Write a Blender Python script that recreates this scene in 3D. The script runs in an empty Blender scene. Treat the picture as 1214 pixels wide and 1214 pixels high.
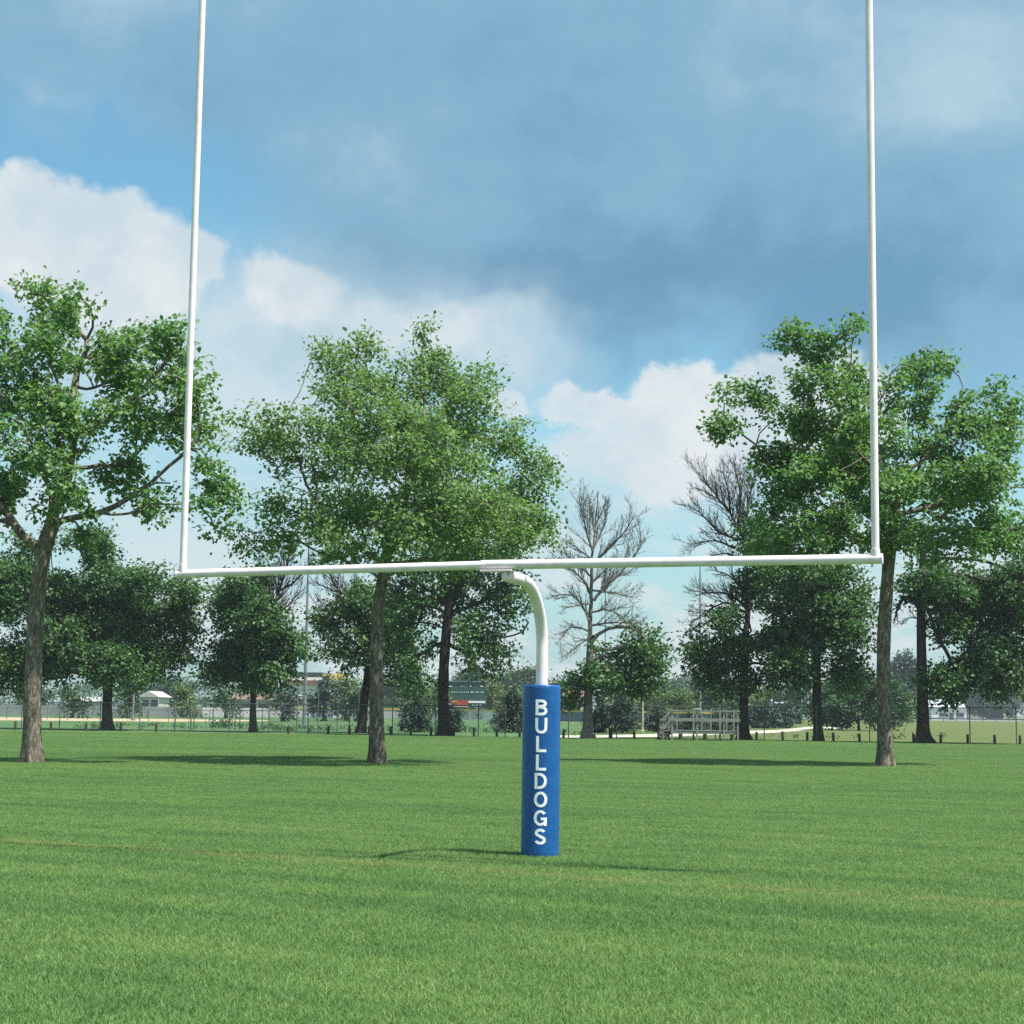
import bpy, bmesh, math, random
import numpy as np
from mathutils import Vector, Matrix, noise

R = math.radians
random.seed(7)
rng = np.random.default_rng(11)
sc = bpy.context.scene
col = sc.collection

# ------------------------------------------------------------------ camera
F_PX, CX, CY = 2029.0, 607.0, 607.0
H_CAM = 1.55
PITCH, ROLL = R(6.58), R(0.72)
fw = Vector((0, math.cos(PITCH), math.sin(PITCH)))
up0 = Vector((0, -math.sin(PITCH), math.cos(PITCH)))
r0 = Vector((1, 0, 0))
cr = r0 * math.cos(ROLL) + up0 * math.sin(ROLL)
cu = up0 * math.cos(ROLL) - r0 * math.sin(ROLL)
CAM = Vector((0, 0, H_CAM))


def ray(px, py):
    return fw + cr * ((px - CX) / F_PX) + cu * ((CY - py) / F_PX)


def gnd(px, py, z=0.0):
    d = ray(px, py)
    return CAM + d * ((z - H_CAM) / d.z)


def at(px, py, Y):
    d = ray(px, py)
    return CAM + d * (Y / d.y)


def gy(px, Y, z=0.0):
    """point at distance Y and height z seen in column px"""
    p = at(px, 840, Y)
    return Vector((p.x, Y, z))


cam_d = bpy.data.cameras.new('camera')
cam = bpy.data.objects.new('camera', cam_d)
col.objects.link(cam)
cam_d.sensor_width = 36
cam_d.lens = 36 * F_PX / 1214
cam_d.clip_end = 6000
m = Matrix((cr, cu, -fw)).transposed().to_4x4()
m.translation = CAM
cam.matrix_world = m
sc.camera = cam

EXPO = 0.72
# ------------------------------------------------------------------ helpers


def tag(o, label=None, cat=None, group=None, kind=None):
    if label:
        o['label'] = label
    if cat:
        o['category'] = cat
    if group:
        o['group'] = group
    if kind:
        o['kind'] = kind
    return o


def empty(name, loc, label=None, cat=None, group=None):
    o = bpy.data.objects.new(name, None)
    o.empty_display_size = 0.2
    col.objects.link(o)
    o.location = loc
    return tag(o, label, cat, group)


def link_mesh(name, me, mat, parent=None, world=True):
    """vertices given in world space; become local to the parent's place"""
    o = bpy.data.objects.new(name, me)
    col.objects.link(o)
    if mat:
        me.materials.append(mat)
    if parent is not None:
        o.parent = parent
        if world:
            base = Vector((0, 0, 0))
            p = parent
            while p is not None:
                base += p.location
                p = p.parent
            me.transform(Matrix.Translation(-base))
    return o


class MB:
    """collects shapes into one mesh"""

    def __init__(self):
        self.v, self.f = [], []

    def add(self, vs, fs):
        n = len(self.v)
        self.v += [tuple(p) for p in vs]
        self.f += [tuple(i + n for i in f) for f in fs]

    def box(self, c, s, rz=0.0, bev=0.0):
        hx, hy, hz = s[0] / 2, s[1] / 2, s[2] / 2
        bm = bmesh.new()
        bmesh.ops.create_cube(bm, size=1)
        for v in bm.verts:
            v.co = Vector((v.co.x * s[0], v.co.y * s[1], v.co.z * s[2]))
        if bev:
            bmesh.ops.bevel(bm, geom=bm.edges[:], offset=bev, segments=1, affect='EDGES')
        M = Matrix.Translation(Vector(c)) @ Matrix.Rotation(rz, 4, 'Z')
        bm.transform(M)
        bm.verts.index_update()
        self.add([v.co for v in bm.verts], [[v.index for v in f.verts] for f in bm.faces])
        bm.free()
        return self

    def beam(self, a, b, w, h):
        """rectangular bar from a to b, w across, h up"""
        a, b = Vector(a), Vector(b)
        d = (b - a).normalized()
        ref = Vector((0, 0, 1)) if abs(d.z) < 0.95 else Vector((0, 1, 0))
        s = d.cross(ref).normalized() * (w / 2)
        u = s.cross(d).normalized() * (h / 2)
        vs = [a - s - u, a + s - u, a + s + u, a - s + u, b - s - u, b + s - u, b + s + u, b - s + u]
        self.add(vs, [(3, 2, 1, 0), (4, 5, 6, 7), (0, 1, 5, 4), (1, 2, 6, 5), (2, 3, 7, 6), (3, 0, 4, 7)])
        return self

    def tube(self, pts, rad, n=12, cap=True):
        pts = [Vector(p) for p in pts]
        rs = rad if isinstance(rad, (list, tuple)) else [rad] * len(pts)
        d0 = (pts[1] - pts[0]).normalized()
        ref = Vector((0, 0, 1)) if abs(d0.z) < 0.9 else Vector((1, 0, 0))
        x = d0.cross(ref).normalized()
        vs, fs = [], []
        for i, p in enumerate(pts):
            if i == 0:
                d = d0
            elif i == len(pts) - 1:
                d = (pts[i] - pts[i - 1]).normalized()
            else:
                d = ((pts[i + 1] - p).normalized() + (p - pts[i - 1]).normalized()).normalized()
            x = (x - d * x.dot(d)).normalized()
            y = d.cross(x)
            for k in range(n):
                a = 2 * math.pi * k / n
                vs.append(p + (x * math.cos(a) + y * math.sin(a)) * rs[i])
        for i in range(len(pts) - 1):
            for k in range(n):
                k2 = (k + 1) % n
                fs.append((i * n + k, i * n + k2, (i + 1) * n + k2, (i + 1) * n + k))
        if cap:
            fs.append(tuple(range(n - 1, -1, -1)))
            b = (len(pts) - 1) * n
            fs.append(tuple(b + k for k in range(n)))
        self.add(vs, fs)
        return self

    def build(self, name, mat, parent=None, smooth=False, world=True):
        me = bpy.data.meshes.new(name)
        me.from_pydata(self.v, [], self.f)
        me.validate()
        me.update()
        if smooth:
            me.polygons.foreach_set('use_smooth', [True] * len(me.polygons))
            if hasattr(me, 'set_sharp_from_angle'):
                me.set_sharp_from_angle(angle=R(40))
        return link_mesh(name, me, mat, parent, world)


def quads_mesh(name, V, Fq, mat, parent):
    """fast mesh from numpy arrays: V (n,3), Fq (m,k)"""
    me = bpy.data.meshes.new(name)
    k = Fq.shape[1]
    me.vertices.add(len(V))
    me.vertices.foreach_set('co', np.ascontiguousarray(V, dtype=np.float32).ravel())
    me.loops.add(Fq.size)
    me.loops.foreach_set('vertex_index', np.ascontiguousarray(Fq, dtype=np.int32).ravel())
    me.polygons.add(len(Fq))
    me.polygons.foreach_set('loop_start', np.arange(0, Fq.size, k, dtype=np.int32))
    me.update(calc_edges=True)
    me.validate()
    return link_mesh(name, me, mat, parent)


# ------------------------------------------------------------------ materials
class NT:
    def __init__(self, nt):
        self.nt = nt

    def n(self, t, **kw):
        x = self.nt.nodes.new(t)
        for k, v in kw.items():
            setattr(x, k, v)
        return x

    def l(self, a, b):
        self.nt.links.new(a, b)

    def val(self, sock, v):
        if hasattr(v, 'is_linked') or isinstance(v, bpy.types.NodeSocket):
            self.l(v, sock)
        else:
            sock.default_value = v

    def math(self, op, a, b=None, c=None, clamp=False):
        x = self.n('ShaderNodeMath', operation=op, use_clamp=clamp)
        self.val(x.inputs[0], a)
        if b is not None:
            self.val(x.inputs[1], b)
        if c is not None:
            self.val(x.inputs[2], c)
        return x.outputs[0]

    def mix(self, f, a, b, blend='MIX'):
        x = self.n('ShaderNodeMix', data_type='RGBA', blend_type=blend)
        x.clamp_factor = True
        self.val(x.inputs[0], f)
        self.val(x.inputs[6], a if not isinstance(a, tuple) else (*a[:3], 1))
        self.val(x.inputs[7], b if not isinstance(b, tuple) else (*b[:3], 1))
        return x.outputs[2]

    def smooth(self, v, a, b, lo=0.0, hi=1.0):
        x = self.n('ShaderNodeMapRange', interpolation_type='SMOOTHSTEP')
        self.val(x.inputs[0], v)
        for i, q in enumerate((a, b, lo, hi)):
            self.val(x.inputs[1 + i], q)
        return x.outputs[0]

    def noise(self, vec, scale, detail=4, rough=0.55, out='Fac', dist=0.0):
        x = self.n('ShaderNodeTexNoise')
        if vec is not None:
            self.l(vec, x.inputs['Vector'])
        x.inputs['Scale'].default_value = scale
        x.inputs['Detail'].default_value = detail
        x.inputs['Roughness'].default_value = rough
        x.inputs['Distortion'].default_value = dist
        return x.outputs[out]

    def mapping(self, vec, scale=(1, 1, 1), rot=(0, 0, 0), loc=(0, 0, 0)):
        x = self.n('ShaderNodeMapping')
        self.l(vec, x.inputs[0])
        x.inputs['Location'].default_value = loc
        x.inputs['Rotation'].default_value = rot
        x.inputs['Scale'].default_value = scale
        return x.outputs[0]


def material(name):
    mt = bpy.data.materials.new(name)
    mt.use_nodes = True
    nt = mt.node_tree
    nt.nodes.clear()
    b = NT(nt)
    out = b.n('ShaderNodeOutputMaterial')
    return mt, b, out


def principled(b, out, color, rough=0.6, bump=None, metal=0.0, spec=0.5, bstr=0.3, bdist=0.02):
    p = b.n('ShaderNodeBsdfPrincipled')
    b.val(p.inputs['Base Color'], color if not isinstance(color, tuple) else (*color[:3], 1))
    b.val(p.inputs['Roughness'], rough)
    p.inputs['Metallic'].default_value = metal
    p.inputs['Specular IOR Level'].default_value = spec
    if bump is not None:
        bn = b.n('ShaderNodeBump')
        bn.inputs['Strength'].default_value = bstr
        bn.inputs['Distance'].default_value = bdist
        b.l(bump, bn.inputs['Height'])
        b.l(bn.outputs[0], p.inputs['Normal'])
    if out is not None:
        b.l(p.outputs[0], out.inputs[0])
    return p


def simple(name, c1, c2=None, scale=3.0, rough=0.7, bump=0.0, bdist=0.01, metal=0.0, spec=0.4, stretch=(1, 1, 1)):
    """two tones mixed by noise: dirt, wear, weathering"""
    mt, b, out = material(name)
    pos = b.n('ShaderNodeTexCoord').outputs['Object']
    v = b.mapping(pos, scale=stretch)
    n = b.noise(v, scale, 5, 0.6)
    c = b.mix(b.smooth(n, 0.35, 0.68), c1, c2 or tuple(x * 0.75 for x in c1))
    principled(b, out, c, rough, n if bump else None, metal, spec, bump, bdist)
    return mt


def leaf_mat(name, dark, light, warm, trans=0.28):
    mt, b, out = material(name)
    geo = b.n('ShaderNodeNewGeometry')
    rnd = geo.outputs['Random Per Island']
    n = b.noise(geo.outputs['Position'], 0.9, 3, 0.6)
    t = b.math('ADD', b.math('MULTIPLY', rnd, 0.6), b.math('MULTIPLY', n, 0.7))
    c = b.mix(b.smooth(t, 0.3, 1.0), dark, light)
    c = b.mix(b.math('MULTIPLY', b.smooth(rnd, 0.86, 0.99), 0.6), c, warm)
    p = principled(b, None, c, 0.48, spec=0.38)
    tr = b.n('ShaderNodeBsdfTranslucent')
    ct = b.mix(1.0, c, (1.1, 1.35, 0.55), 'MULTIPLY')
    b.l(ct, tr.inputs[0])
    mx = b.n('ShaderNodeMixShader')
    mx.inputs[0].default_value = trans
    b.l(p.outputs[0], mx.inputs[1])
    b.l(tr.outputs[0], mx.inputs[2])
    b.l(mx.outputs[0], out.inputs[0])
    return mt


def bark_mat(name, c1, c2, c3):
    mt, b, out = material(name)
    pos = b.n('ShaderNodeTexCoord').outputs['Object']
    v = b.mapping(pos, scale=(1, 1, 0.28))
    n = b.noise(v, 14, 6, 0.65, dist=0.4)
    n2 = b.noise(b.mapping(pos, scale=(1, 1, 0.6)), 11, 4, 0.7)
    c = b.mix(b.smooth(n, 0.35, 0.65), c1, c2)
    c = b.mix(b.smooth(b.math('ADD', b.math('MULTIPLY', n, 0.5), b.math('MULTIPLY', n2, 0.5)), 0.5, 0.62), c, c3)
    principled(b, out, c, 0.95, n, spec=0.1, bstr=0.9, bdist=0.04)
    return mt


M_LEAF_F = leaf_mat('leaf_light_green', (0.105, 0.185, 0.082), (0.215, 0.315, 0.135), (0.29, 0.35, 0.17), 0.42)
M_LEAF_F2 = leaf_mat('leaf_fresh_green', (0.085, 0.175, 0.070), (0.185, 0.305, 0.115), (0.25, 0.33, 0.14), 0.42)
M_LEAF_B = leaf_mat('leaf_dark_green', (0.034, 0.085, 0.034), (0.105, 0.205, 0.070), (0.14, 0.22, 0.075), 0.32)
M_LEAF_P = leaf_mat('leaf_yellow_green', (0.075, 0.13, 0.035), (0.14, 0.21, 0.06), (0.19, 0.23, 0.07))
M_LEAF_E = leaf_mat('leaf_blue_evergreen', (0.022, 0.055, 0.040), (0.050, 0.090, 0.060), (0.06, 0.10, 0.06), 0.1)
M_LEAF_M = leaf_mat('leaf_mid_green', (0.025, 0.075, 0.030), (0.06, 0.13, 0.045), (0.09, 0.14, 0.05))
M_BARK = bark_mat('bark_grey_brown', (0.085, 0.072, 0.056), (0.19, 0.165, 0.13), (0.32, 0.29, 0.23))
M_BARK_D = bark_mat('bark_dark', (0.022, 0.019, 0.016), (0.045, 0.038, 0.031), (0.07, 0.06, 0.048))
M_BARK_G = bark_mat('bark_dead_grey', (0.11, 0.10, 0.088), (0.18, 0.165, 0.145), (0.26, 0.24, 0.215))

M_WHITE = simple('white_paint', (0.87, 0.78, 0.81), (0.77, 0.675, 0.70), 9, 0.42, 0.10, 0.004, spec=0.4)
M_STEEL = simple('galvanised_steel', (0.30, 0.32, 0.33), (0.20, 0.22, 0.23), 5, 0.5, metal=0.6)
M_FENCE = simple('fence_steel_dull', (0.10, 0.115, 0.115), (0.06, 0.07, 0.07), 5, 0.6, metal=0.2)
M_WIRE = simple('fence_wire', (0.20, 0.22, 0.23), (0.13, 0.145, 0.15), 5, 0.55, metal=0.3)
M_WOODPOST = simple('weathered_post_wood', (0.085, 0.062, 0.045), (0.045, 0.034, 0.026), 9, 0.95, 0.5, stretch=(1, 1, 0.2))
M_WOODGREY = simple('grey_deck_wood', (0.26, 0.27, 0.235), (0.16, 0.17, 0.15), 6, 0.9, 0.3, stretch=(0.3, 1, 1))
M_CREAM = simple('cream_wall', (0.55, 0.50, 0.42), (0.46, 0.42, 0.36), 0.6, 0.85)
M_WALLW = simple('white_wall', (0.70, 0.71, 0.70), (0.58, 0.60, 0.60), 0.4, 0.8)
M_PINK = simple('tan_brick_wall', (0.42, 0.33, 0.28), (0.34, 0.26, 0.22), 0.8, 0.9)
M_ROOFD = simple('dark_roof', (0.045, 0.065, 0.065), (0.03, 0.045, 0.045), 1.5, 0.8)
M_ROOFB = simple('brown_roof', (0.20, 0.12, 0.085), (0.14, 0.09, 0.065), 1.5, 0.85)
M_ROOFW = simple('pale_metal_roof', (0.62, 0.66, 0.68), (0.52, 0.56, 0.58), 0.5, 0.5, metal=0.1)
M_GLASS = simple('window_glass_dark', (0.04, 0.05, 0.06), (0.02, 0.03, 0.035), 0.5, 0.15, spec=0.6)
M_YELLOW = simple('yellow_cap', (0.62, 0.42, 0.06), (0.52, 0.36, 0.07), 0.8, 0.6)
M_PALEYEL = simple('pale_yellow_paint', (0.62, 0.58, 0.33), (0.52, 0.50, 0.30), 2, 0.6)
M_SBGREEN = simple('scoreboard_green', (0.022, 0.072, 0.058), (0.016, 0.055, 0.046), 0.5, 0.55)
M_RED = simple('sign_red', (0.36, 0.045, 0.035), (0.30, 0.04, 0.03), 0.6, 0.55)
M_SIGNW = simple('sign_white', (0.75, 0.75, 0.72), (0.66, 0.66, 0.64), 0.6, 0.6)
M_SIGNY = simple('sign_yellow', (0.75, 0.42, 0.05), (0.68, 0.38, 0.05), 0.8, 0.55)
M_WGREY = simple('wall_grey_board', (0.24, 0.25, 0.26), (0.18, 0.19, 0.20), 0.7, 0.8)
M_WBLUE = simple('wall_slate_blue', (0.12, 0.165, 0.205), (0.09, 0.125, 0.16), 0.7, 0.8)
M_WPALE = simple('wall_pale_board', (0.46, 0.44, 0.43), (0.36, 0.35, 0.35), 0.7, 0.8)
M_INK = simple('sign_ink', (0.05, 0.07, 0.09), (0.04, 0.05, 0.07), 0.7, 0.7)
M_REDINK = simple('sign_red_ink', (0.40, 0.09, 0.08), (0.33, 0.08, 0.07), 0.7, 0.7)
M_DIRT = simple('infield_dirt', (0.46, 0.36, 0.23), (0.40, 0.31, 0.20), 0.3, 0.95)
M_GRAVEL = simple('pale_gravel', (0.50, 0.47, 0.38), (0.40, 0.375, 0.30), 0.8, 0.95)
M_ASPH = simple('grey_asphalt', (0.20, 0.195, 0.19), (0.15, 0.15, 0.145), 0.2, 0.9)


def vinyl():
    mt, b, out = material('blue_vinyl')
    pos = b.n('ShaderNodeTexCoord').outputs['Object']
    n = b.noise(pos, 7, 4, 0.6)
    n2 = b.noise(b.mapping(pos, scale=(1, 1, 0.5)), 11, 2, 0.5)
    c = b.mix(b.smooth(n, 0.3, 0.7), (0.007, 0.080, 0.27), (0.010, 0.100, 0.32))
    h = b.math('ADD', b.math('MULTIPLY', n, 0.7), b.math('MULTIPLY', n2, 0.3))
    principled(b, out, c, 0.38, h, spec=0.4, bstr=0.22, bdist=0.03)
    return mt


M_VINYL = vinyl()
M_LETTER = simple('white_vinyl_print', (0.90, 0.89, 0.90), (0.84, 0.84, 0.85), 10, 0.45)

# direction along which the field is marked and mown
BAR_L, BAR_R = gnd(80, 1003), gnd(1130, 1070)
END_DIR = (BAR_R - BAR_L).normalized()
END_ANG = math.atan2(END_DIR.y, END_DIR.x)


def grass_color(b, pos, island=None):
    """shared by the lawn's soil sheet and the blades: worn line, mower streaks, patches"""
    rot = b.mapping(pos, rot=(0, 0, -END_ANG), scale=(1, 1, 1))
    streak = b.noise(b.mapping(rot, scale=(0.10, 1.5, 0.0)), 1.0, 5, 0.68)
    streak2 = b.noise(b.mapping(pos, scale=(0.035, 0.16, 0.0)), 1.0, 3, 0.55)
    patch = b.noise(b.mapping(pos, scale=(1, 1, 0)), 0.7, 4, 0.6)
    fine = b.noise(b.mapping(pos, scale=(1, 1, 0)), 9.0, 3, 0.6)
    t = b.math('ADD', b.math('MULTIPLY', streak, 0.46), b.math('MULTIPLY', patch, 0.22))
    t = b.math('ADD', t, b.math('MULTIPLY', streak2, 0.22))
    t = b.math('ADD', t, b.math('MULTIPLY', fine, 0.14))
    c = b.mix(b.smooth(t, 0.34, 0.65), GR_D, GR_L)
    # worn yellowish end line under the crossbar
    sep = b.n('ShaderNodeSeparateXYZ')
    v = b.n('ShaderNodeVectorMath', operation='SUBTRACT')
    b.l(pos, v.inputs[0])
    v.inputs[1].default_value = (BAR_L.x, BAR_L.y, 0)
    dv = b.n('ShaderNodeVectorMath', operation='DOT_PRODUCT')
    b.l(v.outputs[0], dv.inputs[0])
    dv.inputs[1].default_value = (-END_DIR.y, END_DIR.x, 0)
    wob = b.math('MULTIPLY', b.math('SUBTRACT', b.noise(pos, 0.5, 3), 0.5), 0.35)
    dist = b.math('ABSOLUTE', b.math('ADD', dv.outputs['Value'], wob))
    line = b.smooth(dist, 0.03, 0.36, 1.0, 0.0)
    line = b.math('MULTIPLY', line, b.smooth(b.noise(pos, 0.9, 4, 0.7), 0.30, 0.52))
    c = b.mix(b.math('MULTIPLY', line, 0.55), c, (0.34, 0.37, 0.13))
    # dry yellow blades here and there
    if island is not None:
        dry = b.math('MULTIPLY', b.smooth(island, 0.80, 0.92), 0.62)
        c = b.mix(dry, c, (0.31, 0.35, 0.13))
        dk = b.math('MULTIPLY', b.smooth(island, 0.0, 0.5, 1.0, 0.0), 0.45)
        c = b.mix(dk, c, (0.035, 0.110, 0.042))
    return c


GR_D, GR_L = (0.085, 0.210, 0.060), (0.218, 0.355, 0.104)


def lawn_mat():
    mt, b, out = material('lawn_turf')
    geo = b.n('ShaderNodeNewGeometry')
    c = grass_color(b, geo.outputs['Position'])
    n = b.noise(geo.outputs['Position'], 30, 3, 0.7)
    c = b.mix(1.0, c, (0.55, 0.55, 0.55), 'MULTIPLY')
    principled(b, out, c, 0.95, n, spec=0.05, bstr=0.6, bdist=0.05)
    return mt


def blade_mat():
    mt, b, out = material('grass_blade')
    geo = b.n('ShaderNodeNewGeometry')
    c = grass_color(b, geo.outputs['Position'], geo.outputs['Random Per Island'])
    p = principled(b, None, c, 0.5, spec=0.25)
    tr = b.n('ShaderNodeBsdfTranslucent')
    b.l(c, tr.inputs[0])
    mx = b.n('ShaderNodeMixShader')
    mx.inputs[0].default_value = 0.42
    b.l(p.outputs[0], mx.inputs[1])
    b.l(tr.outputs[0], mx.inputs[2])
    b.l(mx.outputs[0], out.inputs[0])
    return mt


def meadow_mat():
    mt, b, out = material('rough_meadow')
    pos = b.n('ShaderNodeNewGeometry').outputs['Position']
    n = b.noise(b.mapping(pos, scale=(0.10, 0.06, 0)), 1.0, 5, 0.65)
    n2 = b.noise(pos, 1.3, 4, 0.7)
    # drier to the right of the path
    sep = b.n('ShaderNodeSeparateXYZ')
    b.l(pos, sep.inputs[0])
    dry = b.smooth(sep.outputs[0], 3, 14)
    c = b.mix(b.smooth(n, 0.35, 0.65), (0.060, 0.125, 0.052), (0.090, 0.155, 0.060))
    cd = b.mix(b.smooth(n2, 0.35, 0.7), (0.085, 0.120, 0.040), (0.15, 0.15, 0.056))
    c = b.mix(b.math('MULTIPLY', dry, 0.8), c, cd)
    principled(b, out, c, 0.95, n2, spec=0.05, bstr=0.6, bdist=0.1)
    return mt


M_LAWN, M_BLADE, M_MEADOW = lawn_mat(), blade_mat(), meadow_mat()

# ------------------------------------------------------------------ ground


def sheet(name, pts, z, mat, kind='structure'):
    me = bpy.data.meshes.new(name)
    me.from_pydata([(p[0], p[1], z) for p in pts], [], [tuple(range(len(pts)))])
    me.update()
    if me.polygons[0].normal.z < 0:
        me.flip_normals()
    o = link_mesh(name, me, mat)
    o['kind'] = kind
    return o


def band(name, top_px, bot_px, z, mat):
    """ground strip between two pixel polylines (walked in the same direction)"""
    a = [gnd(*p) for p in top_px]
    b_ = [gnd(*p) for p in bot_px]
    n = len(a)
    me = bpy.data.meshes.new(name)
    me.from_pydata([(p.x, p.y, z) for p in a + b_], [], [(i, i + 1, n + i + 1, n + i) for i in range(n - 1)])
    me.update()
    if me.polygons[0].normal.z < 0:
        me.flip_normals()
    o = link_mesh(name, me, mat)
    o['kind'] = 'structure'
    return o


sheet('ground', [(-3000, -500), (3000, -500), (3000, 5000), (-3000, 5000)], -0.004, M_MEADOW)
# mown lawn up to the bollard line
LB_L, LB_R = gnd(100, 866.5), gnd(1115, 881.5)
LB_D = (LB_R - LB_L).normalized()


def line_pt(px):
    """point on the bollard line in column px"""
    lo, hi = -60.0, 60.0
    d = ray(px, 870)
    # intersect vertical plane through the column with the line
    n = Vector((d.y, -d.x))
    s = -(LB_L.x * n.x + LB_L.y * n.y) / (LB_D.x * n.x + LB_D.y * n.y)
    return LB_L + LB_D * s


a_, b_ = LB_L - LB_D * 150, LB_R + LB_D * 150
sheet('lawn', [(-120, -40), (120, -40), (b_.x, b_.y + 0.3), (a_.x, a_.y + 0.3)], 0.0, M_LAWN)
band('infield_dirt', [(-60, 849), (80, 851.6), (200, 852.4), (320, 853.8)], [(-60, 853.5), (80, 854.6), (200, 855.6), (320, 855.2)], 0.004, M_DIRT)
band('gravel_path', [(640, 871.6), (700, 872), (790, 870), (860, 867.2), (920, 865.6), (945, 863.2), (962, 861.2), (978, 861.2), (1000, 863)],
     [(640, 874.6), (700, 874.8), (790, 873.4), (860, 870.8), (920, 868.6), (948, 866.3), (964, 863.4), (978, 863.4), (1000, 864.8)], 0.004, M_GRAVEL)
band('road', [(900, 848.2), (1000, 849.0), (1131, 850.4), (1300, 852.4)], [(900, 852), (1000, 853.2), (1131, 854.6), (1300, 856.8)], 0.004, M_ASPH)


def grass_field():
    S = 4.0
    N = 76000
    x = rng.uniform(-S / 2, S / 2, N)
    y = rng.uniform(-S / 2, S / 2, N)
    cl = np.array([noise.noise(Vector((a * 2.3, c * 2.3, 4.0))) for a, c in zip(x, y)])
    h = (0.020 + 0.024 * rng.random(N)) * (1 + 0.4 * cl)
    w = 0.0016 + 0.0013 * rng.random(N)
    ang = rng.uniform(0, 2 * math.pi, N)
    lean = rng.uniform(0.4, 1.5, N) * h
    la = rng.uniform(0, 2 * math.pi, N)
    dx, dy = np.cos(ang) * w, np.sin(ang) * w
    lx, ly = np.cos(la) * lean, np.sin(la) * lean
    V = np.zeros((N, 5, 3))
    V[:, 0] = np.stack([x - dx, y - dy, 0 * h - 0.004], 1)
    V[:, 1] = np.stack([x + dx, y + dy, 0 * h - 0.004], 1)
    V[:, 2] = np.stack([x + dx * 0.8 + lx * 0.35, y + dy * 0.8 + ly * 0.35, h * 0.6], 1)
    V[:, 3] = np.stack([x - dx * 0.8 + lx * 0.35, y - dy * 0.8 + ly * 0.35, h * 0.6], 1)
    V[:, 4] = np.stack([x + lx, y + ly, h], 1)
    me = bpy.data.meshes.new('grass')
    base = np.arange(N)[:, None] * 5
    q = base + np.array([[0, 1, 2, 3]])
    t = base + np.array([[3, 2, 4]])
    loops = np.concatenate([q, t], 1).ravel()
    starts = np.stack([np.arange(N) * 7, np.arange(N) * 7 + 4], 1).ravel()
    me.vertices.add(N * 5)
    me.vertices.foreach_set('co', V.astype(np.float32).ravel())
    me.loops.add(len(loops))
    me.loops.foreach_set('vertex_index', loops.astype(np.int32))
    me.polygons.add(N * 2)
    me.polygons.foreach_set('loop_start', starts.astype(np.int32))
    me.update(calc_edges=True)
    me.validate()
    o = link_mesh('grass', me, M_BLADE)
    tag(o, kind='stuff')
    ng = bpy.data.node_groups.new('grass_scatter', 'GeometryNodeTree')
    ng.interface.new_socket('Geometry', in_out='INPUT', socket_type='NodeSocketGeometry')
    ng.interface.new_socket('Geometry', in_out='OUTPUT', socket_type='NodeSocketGeometry')
    g = NT(ng)
    gi, go = g.n('NodeGroupInput'), g.n('NodeGroupOutput')
    nx, ny = 15, 23
    st = 4.0
    grid = g.n('GeometryNodeMeshGrid')
    grid.inputs['Size X'].default_value = (nx - 1) * st
    grid.inputs['Size Y'].default_value = (ny - 1) * st
    grid.inputs['Vertices X'].default_value = nx
    grid.inputs['Vertices Y'].default_value = ny
    tr = g.n('GeometryNodeTransform')
    tr.inputs['Translation'].default_value = (0, 6.3 + (ny - 1) * st / 2, 0)
    g.l(grid.outputs[0], tr.inputs[0])
    iop = g.n('GeometryNodeInstanceOnPoints')
    g.l(tr.outputs[0], iop.inputs['Points'])
    g.l(gi.outputs[0], iop.inputs['Instance'])
    rv = g.n('FunctionNodeRandomValue', data_type='INT')
    rv.inputs[4].default_value = 0
    rv.inputs[5].default_value = 3
    ri = [x for x in rv.outputs if x.type == 'INT'][0]
    cx_ = g.n('ShaderNodeCombineXYZ')
    g.l(g.math('MULTIPLY', ri, math.pi / 2), cx_.inputs[2])
    g.l(cx_.outputs[0], iop.inputs['Rotation'])
    g.l(iop.outputs[0], go.inputs[0])
    md = o.modifiers.new('scatter', 'NODES')
    md.node_group = ng
    return o


grass_field()

# ------------------------------------------------------------------ goal post
Z_BAR = 3.0
bl = at(211, 680.5, 18.2)
bm_ = gnd(590, 669.6, Z_BAR)
br = gnd(1045, 662.5, Z_BAR)
post = gnd(640.2, 1015.5)
post.z = 0
gp = empty('goalpost', (post.x, post.y, 0), 'white gooseneck football goalpost with tall uprights standing on the lawn', 'goalpost')
RB = 0.045
u = (br - bm_).normalized()
ul = (bm_ - bl).normalized()
MB().tube([bl, bm_ + ul * 0.08], RB * 0.98, 24).build('crossbar', M_WHITE, gp, True)
MB().tube([bm_ - u * 0.15, bm_ + u * 0.15 , br], RB * 1.06, 24).build('crossbar', M_WHITE, gp, True)
MB().tube([bm_ - u * 0.17, bm_ + u * 0.16], RB * 1.10, 24).build('joint_sleeve', M_WHITE, gp, True)
for e, d, name in ((bl, -ul, 'end_cap'), (br, u, 'end_cap')):
    MB().tube([e, e + d * 0.012], RB * 1.12, 24).build(name, M_WHITE, gp, True)
for px, e, d in ((218, bl, ul), (1040, br, -u)):
    foot = e + d * 0.055
    o = MB().tube([foot + Vector((0, 0, 0.0)), foot + Vector((0, 0, 9.1))], 0.0365, 20).build('upright', M_WHITE, gp, True)
    cb = MB().tube([foot + Vector((0, 0, RB * 0.6)), foot + Vector((0, 0, RB + 0.05))], 0.043, 20)
    cb.build('collar', M_WHITE, o, True)
    MB().tube([foot + Vector((0, 0, 9.1)), foot + Vector((0, 0, 9.12))], [0.038, 0.03], 20).build('cap', M_WHITE, o, True)
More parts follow.
